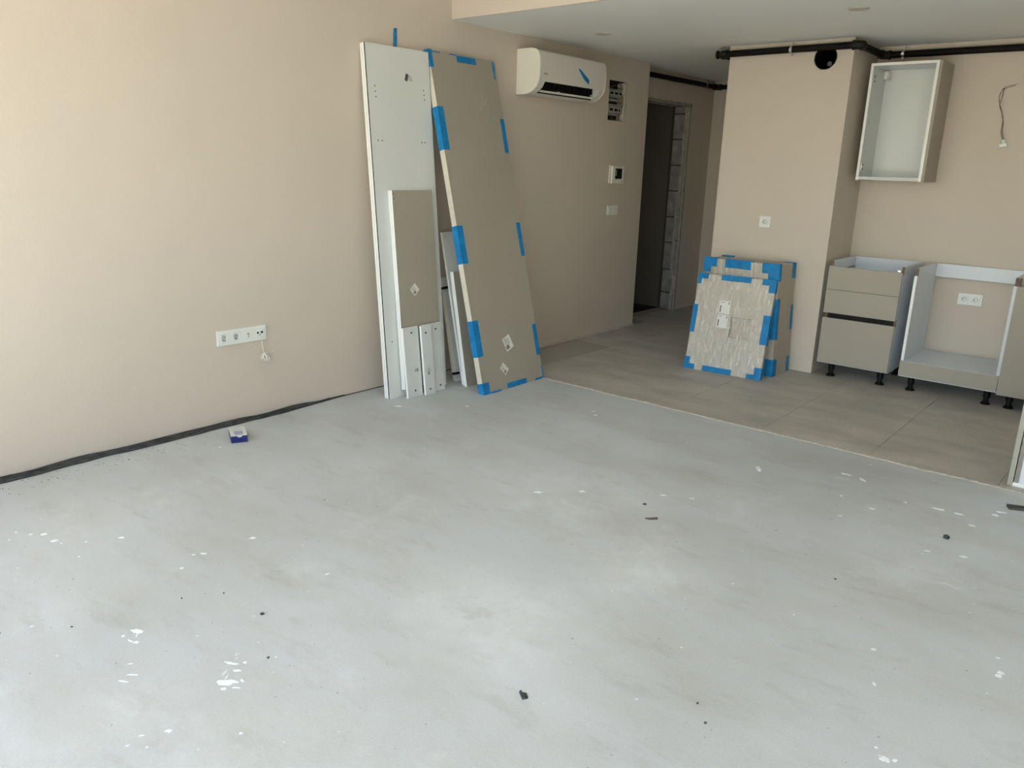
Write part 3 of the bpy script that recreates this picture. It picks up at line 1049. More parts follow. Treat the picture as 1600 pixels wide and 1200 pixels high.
boxo('hinge_mark', X0 + 0.018, X0 + 0.0188, YC + 0.03, YC + 0.042, 0.40, 0.44, M_PLASTIC_G, c2)
cylo('screw_cap', (3.035, 5.79, 0.212), (0, 0, 1), 0.007, 0.002, M_METAL, c2, seg=14)

# --- cabinet with door at the picture border
c3 = thing('base_cabinet', 'greige fronted base cabinet partly cut off at the picture border, next to the open one', 'cabinet', (3.39, 5.98, 0), gK)
X0, X1 = 3.093, 3.690
side_panel(X0, X0 + 0.018, [(0.835, 0.785)], c3)
side_panel(X1 - 0.018, X1, [(0.835, 0.785)], c3)
boxo('bottom_panel', X0 + 0.018, X1 - 0.018, YC, YBK, 0.10, 0.118, M_CABWHITE, c3)
boxo('back_rail', X0 + 0.018, X1 - 0.018, YBK - 0.018, YBK, 0.735, 0.835, M_CABWHITE, c3)
boxo('back_panel', X0 + 0.018, X1 - 0.018, YBK - 0.012, YBK - 0.006, 0.118, 0.735, M_CABWHITE, c3)
boxo('door', X0 + 0.001, X1 - 0.001, YF - 0.006, YF + 0.014, 0.094, 0.787, M_GREIGE, c3, bevel=0.0008)
for x_, y_ in ((3.165, 5.79), (3.62, 5.79), (3.165, 6.19), (3.62, 6.19)):
    leg_at(x_, y_, 0.10, c3)

# --- island cabinet at the near edge of the tiles (seen from its back)
ci = thing('island_cabinet', 'greige sided cabinet with white back standing on the tiles at the screed edge', 'cabinet', (3.70, 4.50, 0))
IY = 4.270
boxo('side_panel', 3.397, 3.419, IY, IY + 0.56, 0.0, 0.90, mat('greige_end_edge', (0.36, 0.345, 0.29), 0.5, var=0.05, scale=20), ci, bevel=0.001, label='pale greige end panel')
boxo('side_panel', 3.423, 3.441, IY + 0.004, IY + 0.56, 0.018, 0.88, mat('shaded_inner_side', (0.26, 0.235, 0.20), 0.6, var=0.15, scale=30), ci)  # grey-brown colour paints the shade on the side panel's inner face
boxo('bottom_panel', 3.4195, 4.60, IY - 0.002, IY + 0.56, 0.0, 0.018, M_WHITE_EDGE, ci, bevel=0.001)
boxo('back_panel', 3.441, 4.58, IY + 0.010, IY + 0.026, 0.018, 0.88, M_CABWHITE, ci)
boxo('side_panel', 4.582, 4.60, IY, IY + 0.56, 0.018, 0.90, M_GREIGE, ci)

# ------------------------------------------------------------------ wall cabinet
uc = thing('wall_cabinet', 'open white wall cabinet without doors, greige end panel, hung beside the column', 'cabinet', (2.18, 6.27, 1.387))
x0, x1, y0, y1, z0, z1 = 1.966, 2.392, 5.950, 6.268, 1.388, 2.157
boxo('side_panel', x0, x0 + 0.018, y0, y1, z0, z1, M_WHITE, uc, bevel=0.0006)
boxo('side_panel', x1 - 0.018, x1, y0, y1, z0, z1, M_WHITE, uc, bevel=0.0006)
boxo('end_panel', x1 + 0.0005, x1 + 0.0185, y0 - 0.002, y1, z0, z1, M_GREIGE, uc, bevel=0.0008, label='greige end panel')
boxo('top_panel', x0 + 0.018, x1 - 0.018, y0, y1, z1 - 0.018, z1, M_WHITE, uc, bevel=0.0006)
bp = boxo('bottom_panel', x0 + 0.018, x1 - 0.018, y0, y1, z0 + 0.004, z0 + 0.024, M_WHITE, uc, bevel=0.0006)
boxo('back_panel', x0 + 0.018, x1 - 0.018, y1 - 0.022, y1 - 0.014, z0 + 0.02, z1 - 0.018, M_WHITE, uc)
for xx in (x0 + 0.0002, x1 - 0.0182):
    boxo('front_edge', xx, xx + 0.0178, y0 - 0.001, y0, z0 + 0.001, z1 - 0.001, M_WHITE_EDGE, uc)
boxo('front_edge', x0 + 0.018, x1 - 0.018, y0 - 0.001, y0, z1 - 0.0175, z1 - 0.0005, M_WHITE_EDGE, uc)
boxo('handle_groove', x0 + 0.018, x1 - 0.018, y0 - 0.0012, y0 - 0.0002, z0 + 0.011, z0 + 0.014, M_PLASTIC_G, bp)
for zc in (2.060, 1.478):
    h_ = boxo('hinge_plate', x0 + 0.018, x0 + 0.024, 5.965, 6.005, zc - 0.024, zc + 0.024, M_METAL, uc, bevel=0.002)
    cylo('hinge_screw', (x0 + 0.024, 5.985, zc + 0.016), (1, 0, 0), 0.005, 0.003, M_BLACK, h_, seg=10)
    cylo('hinge_screw', (x0 + 0.024, 5.985, zc - 0.016), (1, 0, 0), 0.005, 0.003, M_BLACK, h_, seg=10)
boxo('hanger', x0 + 0.0185, x0 + 0.045, y1 - 0.075, y1 - 0.024, 2.075, 2.130, M_PLASTIC, uc, bevel=0.004)
boxo('hanger_hook', x0 + 0.045, x0 + 0.055, y1 - 0.070, y1 - 0.030, 2.070, 2.125, M_METAL, uc, bevel=0.002)
boxo('shelf_pin', x0 + 0.018, x0 + 0.019, 6.003, 6.009, 1.77, 1.81, M_PLASTIC_G, uc)


# ------------------------------------------------------------------ sockets and wall fittings
def socket_face(M, a, b, s, parent, c=0.008):
    """square insert with a round well, two contact holes and two earth clips"""
    r = s * 0.36
    bm = bmesh.new()
    N = 32
    out, inn, bot = [], [], []
    for j in range(N):
        an = 2 * math.pi * j / N
        ca, sa = math.cos(an), math.sin(an)
        k = s / 2 / max(abs(ca), abs(sa))
        out.append(bm.verts.new(M @ Vector((a + ca * k, b + sa * k, c + 0.003))))
        inn.append(bm.verts.new(M @ Vector((a + ca * r, b + sa * r, c + 0.003))))
        bot.append(bm.verts.new(M @ Vector((a + ca * r * 0.95, b + sa * r * 0.95, c - 0.012))))
    low = [bm.verts.new(v.co - (M.to_3x3() @ Vector((0, 0, 0.004)))) for v in out]
    for j in range(N):
        k = (j + 1) % N
        bm.faces.new((out[j], out[k], inn[k], inn[j]))
        bm.faces.new((inn[j], inn[k], bot[k], bot[j]))
        bm.faces.new((low[j], low[k], out[k], out[j]))
    bm.faces.new(bot)
    ins = obj('socket_insert', bm, M_PLASTIC, parent)
    bm = bmesh.new()
    for dx in (-0.0095, 0.0095):
        add_cyl(bm, (a + dx, b, c - 0.0125), (0, 0, 1), 0.0032, 0.0012, 10)
    for v in bm.verts:
        v.co = M @ v.co
    obj('contact_hole', bm, M_DARK, ins)
    bm = bmesh.new()
    for sy in (-1, 1):
        lbox(bm, M, a - 0.0045, a + 0.0045, b + sy * (r - 0.005) - 0.003, b + sy * (r - 0.005) + 0.003, c - 0.012, c + 0.001)
    obj('earth_clip', bm, M_METAL, ins)
    return ins


def frame_plate(M, w, h, parent, wells=(), t=0.009):
    """wall plate with square openings for the inserts"""
    bm = bmesh.new()
    lbox(bm, M, -w / 2, w / 2, -h / 2, h / 2, 0, t)
    o = obj('frame_plate', bm, M_PLASTIC, parent, bevel=0.0018)
    if wells:
        cs = []
        for (a, b, s) in wells:
            b_ = bmesh.new()
            lbox(b_, M, a - s / 2, a + s / 2, b - s / 2, b + s / 2, -0.02, t + 0.01)
            cs.append(b_)
        mw = o
        cut(mw, cs)
    return o


def well_in_wall(wall, M, a, b, s):
    pass


# four gang plate on the long wall, with cable tail
LM = frame((0.0005, 2.268, 0.4845), (0, 1, 0), (0, 0, 1))
sk = thing('socket_strip', 'white four gang socket strip low on the long beige wall', 'socket', (0.0, 2.268, 0.4845))
gw, gh = 0.296, 0.082
pos = [-0.1065, -0.0355, 0.0355, 0.1065]
frame_plate(LM, gw, gh, sk, [(p, 0, 0.050) for p in pos])
cut_wells = []
for p in pos:
    b_ = bmesh.new()
    lbox(b_, LM, p - 0.0255, p + 0.0255, -0.0255, 0.0255, -0.03, 0.01)
    cut_wells.append(b_)
cut(wl, cut_wells)
socket_face(LM, pos[0], 0, 0.049, sk)
socket_face(LM, pos[1], 0, 0.049, sk)
# antenna / data modules
for p, hs in ((pos[2], [(0.0, 0.004, 0.0085), (0.0, -0.011, 0.003)]), (pos[3], [(-0.013, 0.002, 0.0058), (0.012, 0.003, 0.0068), (-0.001, -0.010, 0.003)])):
    bm = bmesh.new()
    lbox(bm, LM, p - 0.0245, p + 0.0245, -0.0245, 0.0245, 0.0, 0.0105)
    mo = obj('socket_insert', bm, M_PLASTIC, sk, bevel=0.001)
    for (da, db, r) in hs:
        bm = bmesh.new()
        add_cyl(bm, (p + da, db, 0.0105), (0, 0, 1), r, 0.0015, 16)
        for v in bm.verts:
            v.co = LM @ v.co
        obj('port', bm, M_DARK if r < 0.008 else M_PLASTIC_G, mo)
# cable tail
ct = thing('cable_tail', 'bundled white cable hanging from the socket strip on the long wall', 'cable', (0.02, 2.385, 0.35))
tubeo('cable', smooth_path([(0.006, 2.378, 0.470), (0.016, 2.379, 0.455), (0.018, 2.381, 0.42), (0.020, 2.388, 0.375), (0.022, 2.389, 0.365)]), 0.0018, M_WIRE_W, ct)
for k in range(5):
    s = random.uniform(0.8, 1.1)
    ph = k * 1.25
    lp = []
    for j in range(17):
        an = 2 * math.pi * j / 16
        lp.append((0.022 + 0.008 * math.sin(an + ph) + 0.004 * (k - 2), 2.393 + 0.019 * s * math.sin(an + 0.3 * math.sin(ph)), 0.345 + 0.024 * s * math.cos(an) + 0.003 * math.sin(ph * 3)))
    tubeo('cable_loop', lp, 0.0021, M_WIRE_W, ct, seg=8)
tubeo('cable_loop', smooth_path([(0.025, 2.389, 0.366), (0.034, 2.392, 0.352), (0.030, 2.398, 0.330), (0.024, 2.402, 0.320)]), 0.0050, M_WIRE_W, ct)
tubeo('cable_end', smooth_path([(0.020, 2.372, 0.364), (0.024, 2.388, 0.366), (0.020, 2.41, 0.368), (0.024, 2.443, 0.371)]), 0.0016, M_WIRE_W, ct)

# single socket on the column
CMx = frame((1.427, 5.7495, 1.069), (1, 0, 0), (0, 0, 1))
s1 = thing('wall_socket', 'single white socket on the column front above the wrapped packages', 'socket', (1.427, 5.75, 1.069))
frame_plate(CMx, 0.084, 0.080, s1, [(0, 0, 0.050)])
b_ = bmesh.new(); lbox(b_, CMx, -0.0255, 0.0255, -0.0255, 0.0255, -0.03, 0.01)
cut(wc, [b_])
socket_face(CMx, 0, 0, 0.049, s1)

# double socket on the kitchen wall
KMx = frame((2.758, 6.2695, 0.603), (1, 0, 0), (0, 0, 1))
s2 = thing('wall_socket', 'double white socket on the kitchen wall seen through the open base cabinet', 'socket', (2.758, 6.27, 0.603))
frame_plate(KMx, 0.152, 0.080, s2, [(-0.0355, 0, 0.050), (0.0355, 0, 0.050)])
wk = [o for o in COL.objects if o.name == 'wall_kitchen'][0]
cs = []
for p in (-0.0355, 0.0355):
    b_ = bmesh.new(); lbox(b_, KMx, p - 0.0255, p + 0.0255, -0.0255, 0.0255, -0.03, 0.01); cs.append(b_)
cut(wk, cs)
socket_face(KMx, -0.0355, 0, 0.049, s2)
socket_face(KMx, 0.0355, 0, 0.049, s2)

# room thermostat / intercom
TM = frame((0.0005, 5.878, 1.368), (0, 1, 0), (0, 0, 1))
th = thing('wall_controller', 'white wall controller with black display between fuse recess and light switch', 'controller', (0, 5.878, 1.368))
bm = bmesh.new(); lbox(bm, TM, -0.098, 0.098, -0.072, 0.076, 0, 0.012); obj('back_plate', bm, M_GREIGE_EDGE, th, bevel=0.001)
bm = bmesh.new(); lbox(bm, TM, -0.086, 0.092, -0.074, 0.070, 0.012, 0.030); obj('housing', bm, M_ACWHITE, th, bevel=0.003)
bm = bmesh.new(); lbox(bm, TM, -0.044, 0.058, -0.036, 0.050, 0.0302, 0.0315); sc_ = obj('display', bm, M_SCREEN, th)
bm = bmesh.new(); lbox(bm, TM, -0.040, -0.024, -0.010, 0.040, 0.0316, 0.0322); obj('film_tab', bm, mat('grey_green_tab', (0.25, 0.30, 0.26), 0.5, bump=0.01), sc_)
bm = bmesh.new(); add_cyl(bm, (0.065, -0.056, 0.030), (0, 0, 1), 0.005, 0.002, 14)
for v in bm.verts:
    v.co = TM @ v.co
obj('button', bm, M_BLACK, th)
bm = bmesh.new(); lbox(bm, TM, -0.08, 0.06, -0.048, -0.046, 0.030, 0.0306); obj('seam', bm, M_PLASTIC_G, th)

# double light switch
SM = frame((0.0005, 5.858, 1.070), (0, 1, 0), (0, 0, 1))
sw = thing('light_switch', 'double white light switch below the black display controller', 'switch', (0, 5.858, 1.07))
bm = bmesh.new(); lbox(bm, SM, -0.078, 0.078, -0.040, 0.040, 0, 0.008); obj('frame_plate', bm, M_PLASTIC, sw, bevel=0.0015)
for a in (-0.036, 0.036):
    bm = bmesh.new()
    lbox(bm, SM, a - 0.026, a + 0.026, -0.027, 0.027, 0.008, 0.012)
    bm.verts.ensure_lookup_table()
    rk = obj('rocker', bm, M_PLASTIC, sw, bevel=0.001)
    bm = bmesh.new(); lbox(bm, SM, a - 0.001, a + 0.001, -0.026, 0.026, 0.0121, 0.0126); obj('seam', bm, M_PLASTIC_G, rk)

# open fuse recess
fb = thing('fuse_recess', 'open electrical recess with breaker rows and loose wires beside the air conditioner', 'fuse box', (0, 5.85, 1.96))
FM = frame((0.0, 5.850, 1.958), (0, 1, 0), (0, 0, 1))
bm = bmesh.new()
lbox(bm, FM, -0.134, 0.134, -0.155, 0.155, -0.0995, -0.097)
lbox(bm, FM, -0.1345, -0.131, -0.155, 0.155, -0.097, -0.004)
lbox(bm, FM, -0.134, 0.134, 0.152, 0.1555, -0.097, -0.004)
lbox(bm, FM, -0.134, 0.134, -0.1555, -0.152, -0.097, -0.004)
obj('recess_box', bm, mat('dark_recess_box', (0.022, 0.018, 0.016), 0.8, var=0.3, scale=40), fb)
for bz, bh, n_, a0 in ((0.060, 0.032, 11, -0.118), (-0.070, 0.044, 10, -0.112)):
    for k in range(n_):
        w_ = 0.0165
        a = a0 + k * (w_ + 0.0008)
        bm = bmesh.new()
        lbox(bm, FM, a, a + w_, bz - bh, bz + bh, -0.095, -0.016)
        br = obj('breaker', bm, M_GREYPL, fb, bevel=0.001, seg=1)
        bm = bmesh.new()
        lbox(bm, FM, a + 0.004, a + w_ - 0.004, bz - 0.008, bz + 0.008, -0.016, -0.009)
        obj('toggle', bm, M_BLACK if k % 4 else M_PLASTIC_G, br)
        bm = bmesh.new()
        lbox(bm, FM, a + 0.005, a + w_ - 0.005, bz + bh * 0.6, bz + bh * 0.82, -0.016, -0.0154)
        lbox(bm, FM, a + 0.005, a + w_ - 0.005, bz - bh * 0.82, bz - bh * 0.6, -0.016, -0.0154)
        obj('terminal', bm, M_DARK, br)
bm = bmesh.new(); lbox(bm, FM, -0.122, 0.060, -0.002, 0.016, -0.09, -0.020); obj('terminal_bar', bm, M_GREYPL, fb, bevel=0.001)
bm = bmesh.new()
pv = None
for i in range(25):                                      # mortar smear on the far reveal
    z = -0.158 + 0.316 * i / 24
    w_ = 0.028 + 0.014 * noise.noise(Vector((z * 20, 3, 3))) + 0.012 * (z < -0.05)
    ring = [bm.verts.new(FM @ Vector(c)) for c in ((0.1355, z, 0.0025), (0.137 - w_, z, 0.001), (0.137 - w_ * 1.1, z, -0.03), (0.1355, z, -0.04))]
    if pv:
        for k in range(4):
            bm.faces.new((pv[k], pv[(k + 1) % 4], ring[(k + 1) % 4], ring[k]))
    else:
        bm.faces.new(ring[::-1])
    pv = ring
bm.faces.new(pv)
obj('mortar_patch', bm, M_PRIMER, fb, smooth=True)
for k in range(9):
    mw = random.choice((M_RUST, M_WIRE_G, M_WIRE_Y, M_WIRE_G))
    z0_ = random.uniform(-0.14, 0.02)
    a_ = random.uniform(0.045, 0.09)
    tubeo('wire', smooth_path([FM @ Vector((0.07, z0_, -0.03)), FM @ Vector((a_ + .02, z0_ + 0.02, -0.015)), FM @ Vector((a_ + 0.025, z0_ + 0.07, -0.02)), FM @ Vector((a_ + 0.01, z0_ + 0.12, -0.04))]), 0.0022, mw, fb, seg=6)
for k in range(7):
    a_ = -0.09 + k * 0.02
    tubeo('wire', smooth_path([FM @ Vector((a_, -0.125, -0.06)), FM @ Vector((a_ + random.uniform(-.01, .02), -0.14, -0.045)), FM @ Vector((a_ + 0.03, -0.150, -0.06))]), 0.0022, random.choice((M_WIRE_Y, M_WIRE_G, M_BLACK)), fb, seg=6)
tubeo('wire', smooth_path([FM @ Vector((-0.06, 0.10, -0.05)), FM @ Vector((0.0, 0.125, -0.03)), FM @ Vector((0.035, 0.115, -0.03)), FM @ Vector((0.06, 0.09, -0.05))]), 0.003, M_RUST, fb, seg=6)
cylo('wire_end', FM @ Vector((0.035, 0.118, -0.030)), (1, 0.2, 0), 0.006, 0.014, M_PLASTIC, fb, seg=10)

# lamp wires on the kitchen wall with a connector block
lw = thing('hanging_wire', 'thin dark wires with white connector block hanging from the kitchen wall', 'wire', (2.74, 6.26, 1.65))
tubeo('wire', smooth_path([(2.722, 6.27, 1.995), (2.726, 6.255, 1.995), (2.712, 6.245, 1.95), (2.722, 6.245, 1.90), (2.742, 6.245, 1.85), (2.758, 6.245, 1.80), (2.760, 6.245, 1.72), (2.778, 6.245, 1.675)]), 0.0020, M_WIRE_G, lw)
tubeo('wire', smooth_path([(2.726, 6.27, 1.990), (2.732, 6.252, 1.985), (2.728, 6.243, 1.93), (2.724, 6.242, 1.89), (2.745, 6.242, 1.84), (2.763, 6.242, 1.78), (2.766, 6.242, 1.73), (2.784, 6.242, 1.675)]), 0.0020, M_WIRE_G, lw)
tubeo('wire', smooth_path([(2.724, 6.268, 1.992), (2.735, 6.258, 2.004), (2.765, 6.250, 2.012), (2.800, 6.245, 2.016)]), 0.0013, M_COPPER, lw, seg=6)
tubeo('wire', smooth_path([(2.724, 6.268, 1.990), (2.742, 6.256, 1.996), (2.770, 6.248, 2.004), (2.795, 6.243, 2.010)]), 0.0013, M_WIRE_G, lw, seg=6)
bm = bmesh.new()
R_ = Matrix.Translation((2.786, 6.246, 1.655)) @ Matrix.Rotation(math.radians(-12), 4, 'Y')
add_cyl(bm, (0, 0, -0.006), (0, 0, 1), 0.013, 0.026, 16, 0.011)
add_box(bm, -0.024, 0.019, -0.012, 0.012, -0.028, -0.006)
for v in bm.verts:
    v.co = R_ @ v.co
obj('connector', bm, M_PLASTIC, lw, bevel=0.002)

# ------------------------------------------------------------------ gas pipe under the ceiling
pr_ = 0.0225
gp = thing('gas_pipe', 'black pipe running under the ceiling around the column and along the kitchen wall', 'pipe', (1.46, 5.70, 2.24))
ZP = 2.243
tubeo('pipe', [(0.972, 5.704, ZP), (1.955, 5.704, ZP + 0.003)], pr_, M_PIPE, gp, seg=16)
tubeo('pipe', [(1.953, 5.704, ZP + 0.003), (1.953, 6.222, ZP - 0.004)], pr_, M_PIPE, gp, seg=16)
tubeo('pipe', [(1.953, 6.222, ZP - 0.004), (6.55, 6.222, ZP - 0.018)], pr_, M_PIPE, gp, seg=16)
tubeo('pipe', [(0.972, 5.704, ZP), (0.972, 7.80, ZP)], pr_, M_PIPE, gp, seg=16)
tubeo('pipe', [(-0.092, 7.80, ZP - 0.006), (0.972, 7.80, ZP)], pr_, M_PIPE, gp, seg=16)
tubeo('pipe', [(-0.092, 6.36, ZP - 0.008), (-0.092, 7.80, ZP - 0.006)], pr_, M_PIPE, gp, seg=16)
for (c, a, b) in (((1.955, 5.704, ZP + 0.003), (-1, 0, 0), (0, 1, 0)), ((1.953, 6.222, ZP - 0.004), (0, -1, 0), (1, 0, 0)),
                  ((0.972, 5.704, ZP), (1, 0, 0), (0, 1, 0)), ((-0.092, 7.80, ZP - 0.006), (1, 0, 0), (0, -1, 0))):
    bm = bmesh.new()
    c, a, b = Vector(c), Vector(a), Vector(b)
    add_tube(bm, smooth_path([c + a * 0.045, c + a * 0.012, c + b * 0.012, c + b * 0.045], 4), pr_ + 0.0045, 16)
    add_cyl(bm, c + a * 0.036, a, pr_ + 0.0085, 0.012, 16)
    add_cyl(bm, c + b * 0.036, b, pr_ + 0.0085, 0.012, 16)
    obj('elbow', bm, M_FITTING, gp, smooth=True)
for (x_, y_, ax, dr) in ((1.495, 5.704, (1, 0, 0), (0, 1, 0)), (2.085, 6.222, (1, 0, 0), (0, 1, 0)), (3.4, 6.222, (1, 0, 0), (0, 1, 0)), (-0.092, 7.55, (0, 1, 0), (-1, 0, 0))):
    bm = bmesh.new()
    ax_ = Vector(ax)
    add_cyl(bm, Vector((x_, y_, ZP)) - ax_ * 0.009, ax_, pr_ + 0.004, 0.018, 20)
    add_cyl(bm, Vector((x_, y_, ZP)), dr, 0.005, 0.047, 10)
    add_box(bm, x_ - 0.008, x_ + 0.008, y_ - 0.008, y_ + 0.008, ZP + pr_ + 0.002, ZP + pr_ + 0.024)
    add_box(bm, x_ - 0.008, x_ + 0.008, y_ - 0.008, y_ + 0.008, ZP - pr_ - 0.020, ZP - pr_ - 0.002)
    obj('clamp', bm, M_METAL, gp, bevel=0.001, seg=1, label='zinc pipe clamp')
cylo('flange', (0.948, 5.704, ZP), (-1, 0, 0), 0.030, 0.010, M_FITTING, gp)
cylo('end_plug', (0.938, 5.704, ZP), (-1, 0, 0), 0.016, 0.016, M_METAL, gp)

# flue sleeve in the round hole
fs = thing('flue_sleeve', 'round black duct sleeve set in the column below the pipe', 'duct', (1.722, 5.75, 2.185))
bm = bmesh.new()
N = 40
ro, ri = 0.0755, 0.071
rings = []
for (r_, y_) in ((ro, 5.746), (ri, 5.742), (ri, 5.90), (ri, 6.10), (0.03, 6.115)):
    rings.append([bm.verts.new((1.722 + r_ * math.cos(2 * math.pi * j / N) * (1 + 0.01 * math.sin(3 * j)), y_ + 0.002 * math.sin(j * 1.7), 2.185 + r_ * math.sin(2 * math.pi * j / N))) for j in range(N)])
for a, b in zip(rings, rings[1:]):
    for j in range(N):
        bm.faces.new((a[j], a[(j + 1) % N], b[(j + 1) % N], b[j]))
bm.faces.new(rings[-1])
obj('sleeve', bm, M_BLACK, fs, smooth=True)
tubeo('inner_pipe', [(1.735, 5.80, 2.150), (1.72, 6.08, 2.165)], 0.016, mat('grey_inner_pipe', (0.05, 0.06, 0.065), 0.4, bump=0.01), fs, seg=14)
bm = bmesh.new()                                        # torn paint around the hole
prev = None
for j in range(29):
    an = math.radians(150 + 110 * j / 28)
    w_ = 0.004 + 0.003 * noise.noise(Vector((j * 0.7, 0, 0)))
    ring = []
    for r_, y_ in ((0.0762, 5.7495), (0.0775, 5.7465), (0.078 + w_, 5.7470), (0.080 + w_, 5.7498)):
        ring.append(bm.verts.new((1.722 + r_ * math.cos(an), y_, 2.185 + r_ * math.sin(an))))
    if prev:
        for k in range(3):
            bm.faces.new((prev[k], prev[k + 1], ring[k + 1], ring[k]))
    prev = ring
obj('mortar_rim', bm, M_PRIMER, fs)

# ------------------------------------------------------------------ recessed lights
for (x_, y_, lab) in ((0.531, 4.805, 'round white recessed light near the air conditioner'), (2.22, 4.79, 'round white recessed light in front of the kitchen column')):
    t = thing('recessed_light', lab, 'light', (x_, y_, H1), 'recessed ceiling lights')
    cylo('trim_ring', (x_, y_, H1 - 0.004), (0, 0, 1), 0.056, 0.005, mat('light_trim', (0.45, 0.44, 0.39), 0.4, bump=0.01), t, seg=36, bevel=0.001)
    cylo('diffuser', (x_, y_, H1 - 0.006), (0, 0, 1), 0.044, 0.003, mat('light_diffuser', (0.50, 0.48, 0.42), 0.5, bump=0.01), t, seg=36)

# ------------------------------------------------------------------ air conditioner
ac = thing('air_conditioner', 'white split air conditioner with open louvre high on the long wall', 'air conditioner', (0, 4.94, 1.905))
ZA = 1.905
A0, A1 = 4.532, 5.352
full = [(0.001, 0.0), (0.001, 0.300), (0.125, 0.300), (0.165, 0.293), (0.192, 0.275), (0.205, 0.245), (0.209, 0.19), (0.207, 0.120), (0.200, 0.082), (0.182, 0.050), (0.150, 0.022), (0.105, 0.004), (0.06, 0.0)]
notch = [(0.001, 0.0), (0.001, 0.300), (0.125, 0.300), (0.165, 0.293), (0.192, 0.275), (0.205, 0.245), (0.209, 0.19), (0.207, 0.120), (0.201, 0.084), (0.150, 0.110), (0.110, 0.060), (0.126, 0.010), (0.105, 0.004), (0.06, 0.0)]
up = lambda P: [(p[0], p[1] + ZA) for p in P]
bm = bmesh.new()
add_prism(bm, up(full), A0 + 0.012, A0 + 0.075)
add_prism(bm, up(notch), A0 + 0.075, A1 - 0.070)
add_prism(bm, up(full), A1 - 0.070, A1 - 0.012)
obj('body', bm, M_ACPANEL, ac, smooth=True)
for y0_, y1_ in ((A0, A0 + 0.012), (A1 - 0.012, A1)):
    bm = bmesh.new()
    add_prism(bm, [(0.001 + (p[0] - 0.001) * 1.012, ZA - 0.001 + p[1] * 1.006) for p in full], y0_, y1_)
    obj('end_cap', bm, M_ACWHITE, ac, bevel=0.002)
bm = bmesh.new()
fp = [(0.2065, 0.117), (0.2085, 0.19), (0.2045, 0.246), (0.1915, 0.276), (0.193, 0.279), (0.2075, 0.247), (0.2125, 0.19), (0.2105, 0.116)]
add_prism(bm, up(fp), A0 + 0.014, A1 - 0.014)
pnl = obj('front_panel', bm, M_ACPANEL, ac, smooth=True)
bm = bmesh.new()
add_prism(bm, up([(0.199, 0.086), (0.151, 0.109), (0.111, 0.060), (0.128, 0.012), (0.122, 0.012), (0.106, 0.060), (0.150, 0.114), (0.200, 0.090)]), A0 + 0.076, A1 - 0.071)
obj('outlet', bm, M_DARK, ac)
bm = bmesh.new()
add_prism(bm, up([(0.160, 0.0275), (0.142, 0.018), (0.140, 0.022), (0.158, 0.0315)]), A0 + 0.086, A1 - 0.082)
obj('louvre', bm, M_ACWHITE, ac, bevel=0.001, seg=1)
for yy_ in (4.83, 5.25):
    boxo('louvre_arm', 0.132, 0.156, yy_, yy_ + 0.012, ZA + 0.020, ZA + 0.036, M_ACWHITE, ac)
for k in range(14):
    y_ = A0 + 0.10 + k * 0.048
    boxo('guide_vane', 0.128, 0.150, y_, y_ + 0.002, ZA + 0.050, ZA + 0.085, M_BLACK, ac)
bm = bmesh.new()
R_ = frame((0.2128, 5.052, ZA + 0.160), (0, 1, 0), (0, 0, 1)) @ Matrix.Rotation(math.radians(-30), 4, 'Z')
vs = [(-0.085, 0.004), (-0.06, 0.014), (0.0, 0.016), (0.07, 0.016), (0.085, -0.012), (0.01, -0.016), (-0.03, -0.008)]
A = [bm.verts.new(R_ @ Vector((p[0], p[1], 0.0))) for p in vs]
B = [bm.verts.new(R_ @ Vector((p[0], p[1], 0.0022))) for p in vs]
bm.faces.new(A[::-1]); bm.faces.new(B)
for k in range(len(vs)):
    q_ = (k + 1) % len(vs)
    bm.faces.new((A[k], A[q_], B[q_], B[k]))
obj('tape', bm, M_TAPE, ac, label='scrap of blue tape')
cu = bpy.data.curves.new('brand_text', 'FONT')
cu.body = 'Airfel'
cu.size = 0.020
cu.extrude = 0.0003
to = bpy.data.objects.new('lettering', cu)
COL.objects.link(to)
to.matrix_world = frame((0.2118, A0 + 0.045, ZA + 0.128), (0, 1, 0), (0.02, 0, 1))
dg = bpy.context.evaluated_depsgraph_get()
dg.update()
me = bpy.data.meshes.new_from_object(to.evaluated_get(dg))
lt = bpy.data.objects.new('lettering_mesh', me)
mwx = to.matrix_world.copy()
bpy.data.objects.remove(to)
lt.name = 'lettering'
me.materials.clear(); me.materials.append(M_INK)
me.transform(mwx)
COL.objects.link(lt)
lt.parent = ac
lt.matrix_parent_inverse = ac.matrix_world.inverted()

# ------------------------------------------------------------------ small carton on the floor
bxT = thing('small_carton', 'small navy blue carton with white printed top on the screed by the wall', 'box', (0.22, 2.07, 0))
ux = Vector((0.43, 0.90, 0)).normalized()
BMx = frame((0.288, 2.000, 0.0), ux, Vector((-ux.y, ux.x, 0)))
bm = bmesh.new(); lbox(bm, BMx, 0, 0.080, 0, 0.148, 0.0, 0.037); cb = obj('carton', bm, M_BLUEBOX, bxT, bevel=0.0012)
bm = bmesh.new(); lbox(bm, BMx, -0.0004, 0.0804, -0.0002, 0.1484, 0.0370, 0.0380); lid = obj('lid', bm, M_BOXTOP, bxT)
bm = bmesh.new(); lbox(bm, BMx, 0.033, 0.053, -0.0012, -0.0002, 0.030, 0.0380); obj('lid_tab', bm, M_BOXTOP, bxT)
bm = bmesh.new(); lbox(bm, BMx, 0.020, 0.062, 0.018, 0.078, 0.0380, 0.0384); obj('printed_field', bm, M_LILAC, lid)
bm = bmesh.new()
for k, (a_, b_, w_) in enumerate(((0.012, 0.118, 0.05), (0.018, 0.104, 0.044), (0.010, 0.092, 0.062), (0.024, 0.130, 0.026))):
    lbox(bm, BMx, a_, a_ + w_, b_, b_ + 0.0035, 0.0380, 0.0384)
obj('print', bm, M_PLASTIC_G, lid)

